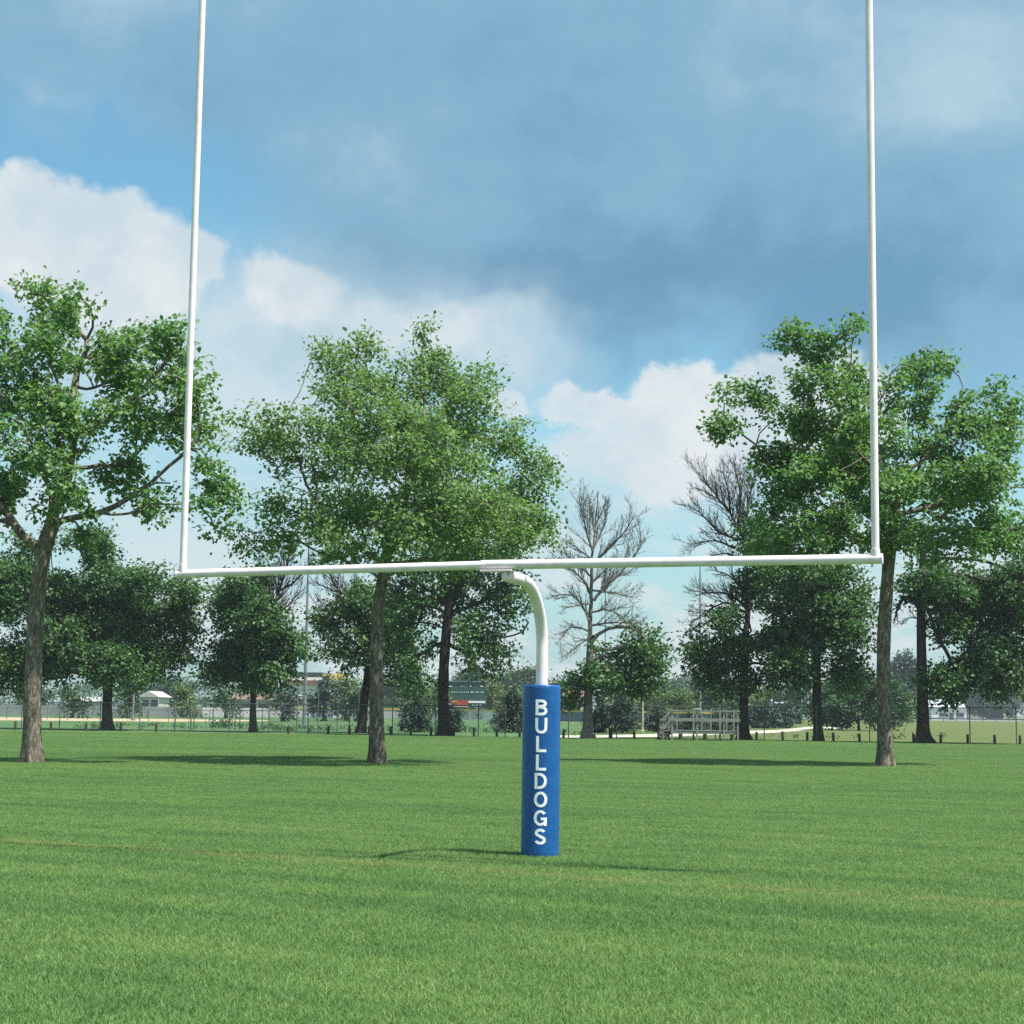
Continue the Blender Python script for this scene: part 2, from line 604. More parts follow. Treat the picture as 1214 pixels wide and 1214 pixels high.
# flange plates under the bar with bolts
perp = Vector((-u.y, u.x, 0)).normalized()
ang_u = math.atan2(u.y, u.x)
pc = bm_ - Vector((0, 0, RB * 1.14 + 0.012))
pm = MB()
pm.box(pc - Vector((0, 0, 0.0)), (0.34, 0.13, 0.018), ang_u, 0.003)
plate = pm.build('mounting_plate', M_WHITE, gp)
for s in (-1, 1):
    for t in (-1, 1):
        b = pc + u * (0.13 * s) + perp * (0.045 * t)
        MB().tube([b - Vector((0, 0, 0.05)), b + Vector((0, 0, 0.02))], 0.009, 6).build('bolt', M_STEEL, plate)
# gooseneck: from the plate back and down into the post
RN = 0.063
start = bm_ + u * 0.10 - Vector((0, 0, RB * 1.10 + RN * 1.0))
top = Vector((post.x, post.y, start.z))
hd = (top - start)
hl = hd.length
hd.normalize()
rad_c = min(hl - 0.02, 0.80)
pts = [start - hd * 0.035, start - hd * 0.03, start - hd * 0.015, start + hd * 0.01, start + hd * 0.05]
c0 = top - hd * rad_c
for k in range(17):
    a = math.pi / 2 * k / 16
    pts.append(c0 + hd * (rad_c * math.sin(a)) - Vector((0, 0, 0.66 * (1 - math.cos(a)))))
pts += [Vector((post.x, post.y, z)) for z in (1.9, 1.0, -0.05)]
MB().tube(pts, [RN * 0.35, RN * 0.6, RN * 0.84, RN * 0.97] + [RN] * (len(pts) - 4), 28).build('gooseneck_post', M_WHITE, gp, True)

# ------------------------------------------------------------------ blue pad with lettering
pad_top = at(642.5, 812, post.y).z
pad = empty('post_pad', (post.x, post.y, 0), 'blue cylindrical foam pad lettered BULLDOGS wrapped round the goalpost', 'goalpost pad')
PR = 0.203
ns = 72


def pad_r(th, z):
    return PR + 0.0035 * noise.noise(Vector((math.cos(th) * 1.3, math.sin(th) * 1.3, z * 1.6))) \
        + 0.0012 * noise.noise(Vector((math.cos(th) * 4, math.sin(th) * 4, z * 5 + 9)))


zs = [0.012, 0.02, 0.035] + list(np.linspace(0.06, pad_top - 0.045, 40)) + [pad_top - 0.02, pad_top - 0.006, pad_top]
vs, fs = [], []
for i, z in enumerate(zs):
    e = 0.0
    if z > pad_top - 0.03:
        e = 0.014 * (1 - math.sqrt(max(0, 1 - ((z - pad_top + 0.03) / 0.03) ** 2)))
    if z < 0.03:
        e = 0.006 * (1 - z / 0.03)
    for k in range(ns):
        th = 2 * math.pi * k / ns
        r_ = pad_r(th, z) - e
        vs.append((post.x + math.cos(th) * r_, post.y + math.sin(th) * r_, z))
for i in range(len(zs) - 1):
    for k in range(ns):
        fs.append((i * ns + k, i * ns + (k + 1) % ns, (i + 1) * ns + (k + 1) % ns, (i + 1) * ns + k))
n0 = len(vs)
for k in range(ns):
    th = 2 * math.pi * k / ns
    vs.append((post.x + math.cos(th) * RN * 1.02, post.y + math.sin(th) * RN * 1.02, pad_top - 0.004))
for k in range(ns):
    b = (len(zs) - 1) * ns
    fs.append((b + k, b + (k + 1) % ns, n0 + (k + 1) % ns, n0 + k))
mb = MB()
mb.add(vs, fs)
mb.build('foam_sleeve', M_VINYL, pad, True)
# closing flap down the back, where the wrap meets
fl = MB()
for k in range(30):
    pass
thb = R(62)
prev = None
fv, ff = [], []
for i, z in enumerate(np.linspace(0.05, pad_top - 0.05, 20)):
    for j in range(5):
        th = thb + (j - 2) * 0.07
        r_ = PR + 0.006 - (0.005 if j in (0, 4) else 0)
        fv.append((post.x + math.cos(th) * r_, post.y + math.sin(th) * r_, z))
for i in range(19):
    for j in range(4):
        ff.append((i * 5 + j, i * 5 + j + 1, (i + 1) * 5 + j + 1, (i + 1) * 5 + j))
fl.add(fv, ff)
fl.build('closing_flap', M_VINYL, pad, True)


def arc(cx, cy, rx, ry, a0, a1, n=22):
    return [(cx + rx * math.cos(R(a0 + (a1 - a0) * i / n)), cy + ry * math.sin(R(a0 + (a1 - a0) * i / n))) for i in range(n + 1)]


T = 0.17          # stroke, in letter heights
h_ = T / 2
LET = {
    'B': (0.70, [[(h_, 0), (h_, 1)],
                 [(T - .01, 1 - h_), (.36, 1 - h_)] + arc(.37, .745, .205, .16, 85, -85) + [(.36, .585), (T - .01, .545)],
                 [(T - .01, .50)] + [(.38, .50)] + arc(.39, .295, .225, .20, 85, -85) + [(.38, h_), (T - .01, h_)]]),
    'U': (0.72, [[(h_, 1), (h_, .36)] + arc(.36, .36, .265, .265, 180, 360) + [(.72 - h_, 1)]]),
    'L': (0.60, [[(h_, 0), (h_, 1)], [(T - .01, h_), (.60, h_)]]),
    'D': (0.74, [[(h_, 0), (h_, 1)], [(T - .01, 1 - h_), (.30, 1 - h_)] + arc(.31, .5, .335, .405, 88, -88) + [(.30, h_), (T - .01, h_)]]),
    'O': (0.80, [arc(.40, .5, .31, .405, 0, 360, 40)]),
    'G': (0.80, [arc(.40, .5, .31, .405, 38, 318, 34), [(.42, .445), (.79, .445)], [(.70, .36), (.70, .02)]]),
    'S': (0.70, [arc(.35, .725, .235, .18, 18, 262, 22) + arc(.35, .285, .25, .19, 82, -165, 22)]),
}
lt = MB()
LH = 0.168
z0 = pad_top - (829.7 - 812) / 112.7
pitch = 21.75 / 112.7
th0 = math.atan2(-post.y, -post.x)
kk = 0
for i, ch in enumerate('BULLDOGS'):
    w, strokes = LET[ch]
    zt = z0 - i * pitch
    for st in strokes:
        kk += 1
        closed = (Vector(st[0]) - Vector(st[-1])).length < 1e-6
        P = [Vector(p) for p in st]
        # subdivide straight runs so that they follow the curve of the pad
        Q = [P[0]]
        for a, b in zip(P, P[1:]):
            n = max(1, int((b - a).length / 0.06))
            Q += [a.lerp(b, (j + 1) / n) for j in range(n)]
        vs, fs = [], []
        for j, p in enumerate(Q):
            if closed and j in (0, len(Q) - 1):
                d = (Q[1] - Q[0]).normalized() + (Q[-1] - Q[-2]).normalized()
            else:
                d = (Q[min(j + 1, len(Q) - 1)] - Q[max(j - 1, 0)])
            d.normalize()
            nn = Vector((-d.y, d.x))
            for s in (-1, 1):
                q = p + nn * (s * h_)
                x = (q.x - w / 2) * LH * 1.07
                z = zt - LH + q.y * LH
                th = th0 + x / PR
                r_ = pad_r(th, z) + 0.0015 + (kk % 3) * 0.0007
                vs.append((post.x + math.cos(th) * r_, post.y + math.sin(th) * r_, z))
        for j in range(len(Q) - 1):
            fs.append((2 * j, 2 * j + 2, 2 * j + 3, 2 * j + 1))
        lt.add(vs, fs)
o = lt.build('lettering', M_LETTER, pad)
o['label'] = 'white upright lettering BULLDOGS'

# ------------------------------------------------------------------ trees


def grow(seeds, attr, D, dk, up=0.06, jit=0.16, maxit=260):
    """space colonisation; seeds: chain of points. returns nodes, parents"""
    P = [np.array(p, float) for p in seeds]
    par = [-1] + list(range(len(P) - 1))
    A = np.array(attr, float)
    N = np.array(P)
    start = max(0, len(P) - 4)
    d = np.linalg.norm(A[:, None] - N[None, start:], axis=2)
    near = d.argmin(1) + start
    nd = d.min(1)
    alive = np.ones(len(A), bool)
    kids = {}
    for it in range(maxit):
        idx = np.nonzero(alive)[0]
        if len(idx) == 0:
            break
        new = []
        for k in np.unique(near[idx]):
            mine = idx[near[idx] == k]
            v = A[mine] - P[k]
            v /= np.linalg.norm(v, axis=1)[:, None] + 1e-9
            s = v.mean(0)
            l = np.linalg.norm(s)
            if l < 0.15:
                s = v[0]
            s = s / (np.linalg.norm(s) + 1e-9) + rng.normal(0, jit, 3) + np.array([0, 0, up])
            if par[k] >= 0:
                pd = P[k] - P[par[k]]
                s = s + 0.45 * pd / (np.linalg.norm(pd) + 1e-9)
            s /= np.linalg.norm(s)
            q = P[k] + s * D
            c = kids.setdefault(k, 0)
            if c > 3:
                alive[mine[np.argmin(nd[mine])]] = False
                continue
            kids[k] = c + 1
            new.append((q, k))
        if not new:
            continue
        i0 = len(P)
        for q, k in new:
            P.append(q)
            par.append(k)
        Q = np.array([q for q, _ in new])
        d = np.linalg.norm(A[idx][:, None] - Q[None], axis=2)
        j = d.argmin(1)
        dm = d[np.arange(len(idx)), j]
        better = dm < nd[idx]
        near[idx[better]] = i0 + j[better]
        nd[idx[better]] = dm[better]
        alive[idx[nd[idx] < dk]] = False
    return np.array(P), par


def wood_mesh(P, par, ntrunk, r_base, r_fork, flare, expo=2.1, rmin=0.006, sides=(12, 6, 4), cap_limb=0.0):
    n = len(P)
    kids = [[] for _ in range(n)]
    for i, p in enumerate(par):
        if p >= 0:
            kids[p].append(i)
    acc = np.zeros(n)
    for i in range(n - 1, -1, -1):
        if not kids[i]:
            acc[i] = 1.0
        if par[i] >= 0:
            acc[par[i]] += acc[i]
    rad = acc ** (1 / expo)
    rad *= r_fork / (0.3 * rad[0] + 0.7 * rad[ntrunk - 1])
    rad = np.maximum(rad, rmin)
    if cap_limb:
        rad = np.minimum(rad, r_fork * cap_limb)
    z0 = P[0][2]
    ht = P[ntrunk - 1][2] - z0
    for i in range(ntrunk):
        h = P[i][2] - z0
        rad[i] = (r_base + (r_fork - r_base) * min(1, h / ht)) + r_base * flare * math.exp(-h / 0.42)
    mb = MB()
    ph = random.random() * 6
    stack = [(0, None)]
    while stack:
        s, frm = stack.pop()
        chain = [] if frm is None else [frm]
        rr = [] if frm is None else [min(rad[s] * 1.25, rad[frm])]
        i = s
        while True:
            chain.append(i)
            rr.append(rad[i])
            if not kids[i]:
                break
            ks = sorted(kids[i], key=lambda k: -acc[k])
            for k in ks[1:]:
                stack.append((k, i))
            i = ks[0]
        if len(chain) < 2:
            continue
        rmx = max(rr)
        ns = sides[0] if rmx > 0.08 else sides[1] if rmx > 0.03 else sides[2]
        if frm is None:
            ns = 20
        pts = [Vector(P[k]) for k in chain]
        nv = len(mb.v)
        mb.tube(pts, [float(x) for x in rr], ns, cap=False)
        if frm is None:
            # buttressed foot and lumpy bark
            for j in range(len(pts)):
                h = pts[j].z - z0
                for k in range(ns):
                    q = Vector(mb.v[nv + j * ns + k])
                    d = q - pts[j]
                    th = math.atan2(d.y, d.x)
                    s_ = 1 + 0.26 * math.exp(-h / 0.30) * math.cos(5 * th + ph) + 0.10 * noise.noise(q * 1.7) + 0.05 * noise.noise(q * 6)
                    mb.v[nv + j * ns + k] = tuple(pts[j] + d * s_)
    return mb, rad


def leaves(C, n_per, rad, size, mat, parent, flat=0.75, name='crown'):
    """clumps of folded leaves round the centres C"""
    C = np.asarray(C)
    m_ = len(C)
    cnt = np.maximum(3, (n_per * rng.uniform(0.45, 1.5, m_)).astype(int))
    idx = np.repeat(np.arange(m_), cnt)
    n = len(idx)
    g = rng.normal(0, 1, (n, 3))
    g /= np.linalg.norm(g, axis=1)[:, None]
    rr = rad * rng.uniform(0.55, 1.3, m_)[idx] * rng.random(n) ** 0.45
    off = g * rr[:, None]
    out_ = C - C.mean(0)
    out_ /= np.linalg.norm(out_, axis=1)[:, None] + 1e-6
    off += out_[idx] * (rng.normal(0.1, 0.55, n) * rad)[:, None]
    off[:, 2] *= flat
    p = C[idx] + off
    # leaf frame: lies outward from the clump, drooping a little
    ax = off / (np.linalg.norm(off, axis=1)[:, None] + 1e-6) + rng.normal(0, 0.55, (n, 3))
    ax[:, 2] -= 0.25
    ax /= np.linalg.norm(ax, axis=1)[:, None]
    nr = rng.normal(0, 0.55, (n, 3)) + np.array([0, 0, 1.0])
    sd = np.cross(ax, nr)
    sd /= np.linalg.norm(sd, axis=1)[:, None] + 1e-9
    nr = np.cross(sd, ax)
    L = size * rng.uniform(0.65, 1.3, n)[:, None]
    W = L * rng.uniform(0.34, 0.48, n)[:, None]
    V = np.zeros((n, 4, 3))
    V[:, 0] = p - ax * L * 0.5
    V[:, 1] = p + sd * W + nr * L * 0.14 + ax * L * 0.04
    V[:, 2] = p + ax * L * 0.5 - nr * L * 0.1
    V[:, 3] = p - sd * W + nr * L * 0.14 + ax * L * 0.04
    b = np.arange(n)[:, None] * 4
    Ft = np.concatenate([b + np.array([[0, 1, 2]]), b + np.array([[0, 2, 3]])], 0)
    o = quads_mesh(name, V.reshape(-1, 3), Ft, mat, parent)
    return o


def lobe_points(lobes, Y, dens, seed, thr, nscale, droot=1.0):
    """random points in ellipsoids given in the photograph's columns/rows at distance Y.
    lobe: (px, py, rx, ry, [depth offset m, [density factor]])"""
    out = []
    s = Y / F_PX
    for lb in lobes:
        px, py, rx, ry = lb[:4]
        dy = lb[4] if len(lb) > 4 else 0.0
        df = lb[5] if len(lb) > 5 else 1.0
        c = at(px, py, Y + dy)
        ax, az = rx * s, ry * s
        ay = (0.5 * ax + 0.5 * math.sqrt(ax * az)) * droot
        n = max(3, int(dens * df * (ax * ay * az) ** 0.85))
        k = 0
        tries = 0
        while k < n and tries < n * 12:
            tries += 1
            g = rng.normal(0, 1, 3)
            g /= np.linalg.norm(g)
            r_ = rng.random() ** 0.36 * (1.0 if rng.random() > 0.10 else rng.uniform(1.05, 1.32))
            q = Vector((c.x + g[0] * r_ * ax, c.y + g[1] * r_ * ay, c.z + g[2] * r_ * az))
            if noise.noise(q * nscale + Vector((seed, 0, 0))) < thr:
                continue
            out.append(tuple(q))
            k += 1
    return out


def twigs(mb, P, par, start, n, ln, r0_, seed_dir_up=0.35):
    """fine bare twigs off the ends of limbs"""
    haskid = set(par)
    for i in range(start, len(P)):
        if par[i] < 0:
            continue
        d = P[i] - P[par[i]]
        d = d / (np.linalg.norm(d) + 1e-9)
        k = n if i not in haskid else n * 0.45
        k = int(k) + (1 if random.random() < k % 1 else 0)
        for _ in range(k):
            v = d + rng.normal(0, 0.55, 3) + np.array([0, 0, seed_dir_up])
            v /= np.linalg.norm(v)
            l = ln * random.uniform(0.5, 1.4)
            p0 = Vector(P[i])
            p1 = p0 + Vector(v) * l * 0.5 + Vector(rng.normal(0, 0.06 * l, 3))
            p2 = p1 + Vector(v) * l * 0.5 + Vector(rng.normal(0, 0.12 * l, 3)) + Vector((0, 0, 0.08 * l))
            mb.tube([p0, p1, p2], [r0_, r0_ * 0.8, r0_ * 0.45], 3, cap=False)
            if random.random() < 0.6:
                p3 = p1 + (Vector(v) + Vector(rng.normal(0, 0.6, 3))).normalized() * l * 0.45
                mb.tube([p1, p3], [r0_ * 0.7, r0_ * 0.4], 3, cap=False)


def bare_limb(mb, pts, r0_, depth):
    """a leafless limb through the given points, forking into ever finer twigs"""
    # smooth the polyline
    Q = [pts[0]]
    for a, c in zip(pts, pts[1:]):
        n = max(2, int((c - a).length / 0.3))
        Q += [a.lerp(c, (k + 1) / n) for k in range(n)]
    for _ in range(2):
        Q = [Q[0]] + [Q[k] * 0.5 + (Q[k - 1] + Q[k + 1]) * 0.25 for k in range(1, len(Q) - 1)] + [Q[-1]]
    n = len(Q)
    for k in range(1, n):
        Q[k] = Q[k] + Vector(rng.normal(0, 0.018, 3))
    rad = [max(0.009, r0_ * (1 - 0.82 * k / (n - 1))) for k in range(n)]
    mb.tube(Q, rad, 6 if r0_ > 0.04 else 3, cap=False)
    if depth == 0:
        return
    L = sum((c - a).length for a, c in zip(Q, Q[1:]))
    m_ = int(L / (0.20 if depth == 2 else 0.12)) + 1
    side = random.choice((-1, 1))
    for j in range(m_):
        f = 0.14 + 0.84 * (j + random.random() * 0.8) / m_
        k = min(n - 2, int(f * (n - 1)))
        d = (Q[k + 1] - Q[k]).normalized()
        ax = d.cross(Vector(rng.normal(0, 1, 3))).normalized()
        side = -side
        v = (d * random.uniform(0.8, 1.2) + ax * random.uniform(0.45, 0.8) + Vector((0, 0, random.uniform(0.05, 0.5)))).normalized()
        l = L * (0.46 if depth == 2 else 0.5) * (1 - 0.4 * f) * random.uniform(0.55, 1.4)
        l = max(0.25, min(l, 1.7))
        p0 = Q[k]
        p1 = p0 + v * l * 0.5
        p2 = p1 + (v + Vector(rng.normal(0, 0.22, 3)) + Vector((0, 0, 0.22))).normalized() * l * 0.5
        bare_limb(mb, [p0, p1, p2], max(0.010, rad[k] * 0.5), depth - 1)


def tree(name, label, base_px, trunk_px, lobes, bare=(), r_base=0.22, r_fork=0.17, flare=0.8, D=0.36, dk=0.52, dens=34,
         n_leaf=30, c_rad=0.5, leaf=0.16, mat=None, bark=None, thr=-0.12, nscale=0.55, group=None, cat='tree', twig=None,
         bare_dens=22, leaf_thin=1.0, Y=None, limbs=(), seed=1.0, flat=0.75, droot=1.0):
    if Y is None:
        b = gnd(*base_px)
    else:
        b = gy(base_px[0], Y)
    b.z = 0
    Y = b.y
    t = empty(name, b, label, cat, group)
    ctrl = [b - Vector((0, 0, 0.12)), b + Vector((0, 0, 0.05))] + [at(p[0], p[1], Y + (p[2] if len(p) > 2 else 0)) for p in trunk_px]
    seeds = []
    for a, c in zip(ctrl, ctrl[1:]):
        n = max(1, int((c - a).length / (0.3 if a.z < 1.2 else D)))
        for j in range(n):
            seeds.append(a.lerp(c, j / n))
    seeds.append(ctrl[-1])
    # ease the polyline
    for _ in range(3):
        for j in range(2, len(seeds) - 1):
            seeds[j] = seeds[j] * 0.5 + (seeds[j - 1] + seeds[j + 1]) * 0.25
    la = lobe_points(lobes, Y, dens, seed, thr, nscale, droot)
    ba = lobe_points(bare, Y, bare_dens, seed + 9, -1.0, nscale) if bare else []
    P, par = grow([tuple(s) for s in seeds], la + ba, D if not bare else 0.42, dk if not bare else 0.62)
    mb, rad = wood_mesh(P, par, len(seeds), r_base, r_fork, flare, cap_limb=0.5 if limbs else 0.0)
    if twig:
        # twigs only where the limbs are bare
        if ba:
            B = np.array(ba)
            keep = [i for i in range(len(seeds), len(P)) if np.min(np.linalg.norm(B - P[i], axis=1)) < 0.7]
        else:
            keep = []
        ks = set(keep)
        Pn, parn = P, [p if i in ks else -1 for i, p in enumerate(par)]
        twigs(mb, Pn, parn, len(seeds), *twig)
    for lm in limbs:
        w3 = [at(p[0], p[1], Y + random.uniform(-0.3, 0.3)) for p in lm]
        dy = random.uniform(-1.3, 1.3)
        for i_, q in enumerate(w3):
            q.y += dy * i_ / (len(w3) - 1) if abs(lm[0][0] - lm[-1][0]) > 14 else 0
        ln = sum((c - a).length for a, c in zip(w3, w3[1:]))
        bare_limb(mb, w3, 0.016 * ln + 0.024 if lm is not limbs[0] else r_fork * 0.8, 2 if lm is not limbs[0] or len(limbs) < 10 else 0)
    if la:
        A_ = np.array(la)
        dmin = np.array([np.min(((P - a) ** 2).sum(1)) for a in A_]) ** 0.5
        la = [tuple(a) for a, dd in zip(A_, dmin) if dd < dk * 1.15]
    mb.build('trunk', bark or M_BARK, t, True)
    if la:
        leaves(la, n_leaf * leaf_thin, c_rad, leaf, mat, t, flat)
    return t


GF = 'large shade trees standing on the lawn'
GB = 'dark trees along the bollard row'
# --- three big trees in front
tree('shade_tree', 'tall light green shade tree behind the left half of the crossbar', (447, 906),
     [(447, 860), (446, 800), (447, 740), (452, 690), (460, 650)],
     [(465, 450, 78, 48, 0.6), (440, 490, 72, 50, -1.6), (540, 485, 58, 55, -0.6), (398, 435, 30, 36, 0.8), (425, 412, 30, 20, 0), (335, 508, 60, 36, -0.4),
      (298, 522, 32, 24, 0.2), (360, 545, 40, 24, 1.0), (615, 558, 46, 46, 0.5), (640, 590, 26, 46, -0.4), (470, 540, 90, 52, -2.4), (510, 540, 80, 55, 2.2),
      (400, 540, 50, 40, 2.0), (352, 610, 58, 42, -0.5), (400, 600, 50, 34, -2.5), (560, 622, 84, 44, -1.6), (455, 632, 90, 28, -3.0), (460, 610, 80, 40, 2.6),
      (308, 640, 34, 28, 0), (395, 652, 56, 20, 1), (545, 585, 66, 44, -3.2), (505, 412, 36, 26, 0), (560, 450, 34, 30, 0.8), (525, 664, 50, 22, 0.5),
      (595, 505, 30, 34, 0), (610, 620, 46, 30, 1.4), (640, 640, 20, 20, 0)],
     r_base=0.215, r_fork=0.15, flare=0.42, dens=68, n_leaf=22, c_rad=0.35, droot=0.95, mat=M_LEAF_F, seed=3.1, group=GF, leaf=0.112, thr=0.05, nscale=1.15)
tree('shade_tree', 'leafy shade tree with spreading bare lower limbs at the left edge', (38, 905),
     [(38, 850), (40, 780), (44, 700), (50, 655), (55, 640)],
     [(110, 415, 60, 52, 0.5), (192, 392, 40, 38, -0.4), (225, 465, 30, 34, 0.6), (95, 358, 26, 22, 0), (120, 500, 60, 36, -1.0), (238, 525, 22, 22, 0),
      (236, 585, 46, 40, -0.5), (205, 500, 50, 36, 0.4), (200, 440, 44, 40, -1), (160, 560, 55, 26, 0.9), (160, 600, 40, 18, -1), (170, 460, 45, 35, 1.5), (30, 440, 70, 75, -0.5), (10, 560, 60, 50, 1.0), (-50, 500, 60, 90, 0),
      (40, 370, 50, 40, 1), (118, 636, 34, 10, 0.6), (245, 625, 22, 14, 0), (60, 520, 60, 60, -2), (85, 590, 40, 30, -1.4), (-60, 610, 60, 40, 0)],
     r_base=0.24, r_fork=0.20, flare=0.45, dens=64, n_leaf=18, c_rad=0.35, droot=0.95, mat=M_LEAF_F2, seed=7.7, group=GF, leaf=0.145, thr=0.12, nscale=0.95)
tree('shade_tree', 'thick forked shade tree behind the right upright', (1050, 909),
     [(1048, 860), (1047, 800), (1048, 745), (1051, 700), (1056, 640), (1060, 600)],
     [(955, 418, 42, 34, 0.3), (1000, 402, 34, 26, -0.5), (885, 470, 34, 22, 0.2), (866, 510, 30, 16, 0, 1.8), (965, 480, 66, 42, -0.6), (970, 525, 78, 40, 0.8),
      (1088, 430, 42, 32, 0.6), (1112, 480, 34, 44, -0.4), (1000, 585, 90, 52, -1.4), (930, 575, 46, 46, 0.6), (1090, 570, 66, 54, 1.0), (1000, 560, 70, 50, 1.8),
      (965, 645, 80, 26, -1.0), (1095, 640, 70, 36, -0.8), (905, 640, 36, 22, 0.6), (1172, 510, 52, 62, 0), (1185, 610, 60, 54, 0.6), (1140, 560, 50, 50, -1.6),
      (1030, 520, 46, 34, -1.8), (1060, 470, 30, 26, 0.4), (1020, 450, 34, 30, 1.0)],
     r_base=0.225, r_fork=0.18, flare=0.5, dens=70, n_leaf=19, c_rad=0.34, droot=0.95, mat=M_LEAF_F2, seed=12.3, group=GF, leaf=0.142, thr=0.12, nscale=0.95)

# --- darker row behind
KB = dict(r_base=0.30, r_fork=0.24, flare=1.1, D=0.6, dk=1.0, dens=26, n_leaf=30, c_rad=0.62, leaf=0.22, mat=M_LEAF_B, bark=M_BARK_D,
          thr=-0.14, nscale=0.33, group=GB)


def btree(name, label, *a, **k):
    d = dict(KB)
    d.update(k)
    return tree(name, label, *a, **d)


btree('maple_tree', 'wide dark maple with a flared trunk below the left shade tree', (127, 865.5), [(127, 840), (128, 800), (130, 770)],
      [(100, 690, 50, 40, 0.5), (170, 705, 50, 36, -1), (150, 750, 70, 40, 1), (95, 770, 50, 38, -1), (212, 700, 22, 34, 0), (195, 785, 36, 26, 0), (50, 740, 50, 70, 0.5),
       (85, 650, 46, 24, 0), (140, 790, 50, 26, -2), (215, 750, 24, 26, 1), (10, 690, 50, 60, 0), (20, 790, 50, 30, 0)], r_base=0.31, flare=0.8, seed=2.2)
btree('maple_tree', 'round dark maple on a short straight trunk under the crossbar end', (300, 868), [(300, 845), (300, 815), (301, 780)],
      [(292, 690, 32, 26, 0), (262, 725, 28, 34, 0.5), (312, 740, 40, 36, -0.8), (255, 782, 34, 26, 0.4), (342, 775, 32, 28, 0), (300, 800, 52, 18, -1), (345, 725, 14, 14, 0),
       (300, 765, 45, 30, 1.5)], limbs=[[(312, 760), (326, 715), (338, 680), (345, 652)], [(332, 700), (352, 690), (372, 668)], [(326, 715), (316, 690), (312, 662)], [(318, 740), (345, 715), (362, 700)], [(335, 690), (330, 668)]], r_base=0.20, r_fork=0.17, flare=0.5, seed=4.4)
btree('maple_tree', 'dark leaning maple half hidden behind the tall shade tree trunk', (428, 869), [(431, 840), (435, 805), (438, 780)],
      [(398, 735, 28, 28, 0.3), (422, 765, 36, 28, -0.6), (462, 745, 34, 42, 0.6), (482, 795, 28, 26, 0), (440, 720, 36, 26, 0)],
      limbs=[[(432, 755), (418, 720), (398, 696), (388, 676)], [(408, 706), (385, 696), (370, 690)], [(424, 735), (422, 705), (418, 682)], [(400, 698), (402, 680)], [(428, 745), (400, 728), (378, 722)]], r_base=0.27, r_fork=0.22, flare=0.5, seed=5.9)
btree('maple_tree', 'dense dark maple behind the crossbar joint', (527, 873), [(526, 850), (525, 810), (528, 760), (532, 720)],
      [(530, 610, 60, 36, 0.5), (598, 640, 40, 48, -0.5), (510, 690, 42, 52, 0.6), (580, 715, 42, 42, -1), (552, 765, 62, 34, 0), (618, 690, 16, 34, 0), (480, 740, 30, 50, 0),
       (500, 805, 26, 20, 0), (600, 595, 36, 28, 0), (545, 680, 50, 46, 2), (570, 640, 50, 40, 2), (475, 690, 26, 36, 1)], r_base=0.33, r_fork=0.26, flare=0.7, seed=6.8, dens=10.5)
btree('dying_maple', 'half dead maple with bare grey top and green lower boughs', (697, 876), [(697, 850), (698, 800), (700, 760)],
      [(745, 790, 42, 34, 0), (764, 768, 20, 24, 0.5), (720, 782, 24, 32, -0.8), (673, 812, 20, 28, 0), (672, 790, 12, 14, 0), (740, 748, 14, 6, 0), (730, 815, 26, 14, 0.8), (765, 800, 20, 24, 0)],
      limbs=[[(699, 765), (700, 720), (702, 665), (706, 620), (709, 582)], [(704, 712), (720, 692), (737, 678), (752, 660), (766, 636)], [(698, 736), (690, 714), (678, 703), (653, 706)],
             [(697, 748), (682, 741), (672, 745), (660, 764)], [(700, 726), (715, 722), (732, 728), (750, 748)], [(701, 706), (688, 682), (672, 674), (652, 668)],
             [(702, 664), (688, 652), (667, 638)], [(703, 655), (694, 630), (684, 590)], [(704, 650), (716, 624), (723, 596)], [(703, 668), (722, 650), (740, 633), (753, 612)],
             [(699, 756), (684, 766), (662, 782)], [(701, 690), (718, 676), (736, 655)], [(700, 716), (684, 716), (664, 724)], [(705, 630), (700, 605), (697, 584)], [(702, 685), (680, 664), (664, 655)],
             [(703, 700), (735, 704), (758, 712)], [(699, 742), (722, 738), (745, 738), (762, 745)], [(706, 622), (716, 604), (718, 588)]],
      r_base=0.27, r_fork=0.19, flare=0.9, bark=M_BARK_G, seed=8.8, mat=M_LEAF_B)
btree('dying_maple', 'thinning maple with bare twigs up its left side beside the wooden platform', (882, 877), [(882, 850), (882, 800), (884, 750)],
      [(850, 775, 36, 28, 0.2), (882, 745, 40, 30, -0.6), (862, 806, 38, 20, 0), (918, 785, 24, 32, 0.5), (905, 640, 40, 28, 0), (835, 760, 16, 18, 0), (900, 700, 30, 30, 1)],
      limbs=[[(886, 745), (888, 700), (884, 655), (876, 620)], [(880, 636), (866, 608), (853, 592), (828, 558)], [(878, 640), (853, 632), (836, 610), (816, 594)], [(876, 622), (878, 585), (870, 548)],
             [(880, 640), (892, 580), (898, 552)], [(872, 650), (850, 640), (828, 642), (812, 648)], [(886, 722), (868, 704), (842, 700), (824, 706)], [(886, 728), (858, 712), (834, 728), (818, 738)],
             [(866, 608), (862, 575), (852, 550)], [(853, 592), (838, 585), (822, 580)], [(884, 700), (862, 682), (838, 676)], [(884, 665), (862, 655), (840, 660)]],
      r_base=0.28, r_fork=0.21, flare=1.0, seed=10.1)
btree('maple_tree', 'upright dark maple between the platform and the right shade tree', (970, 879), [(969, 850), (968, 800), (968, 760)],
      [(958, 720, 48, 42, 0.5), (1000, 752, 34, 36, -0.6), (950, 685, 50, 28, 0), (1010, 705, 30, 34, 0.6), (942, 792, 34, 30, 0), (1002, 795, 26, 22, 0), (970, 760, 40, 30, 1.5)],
      r_base=0.26, r_fork=0.22, flare=0.5, seed=11.6)
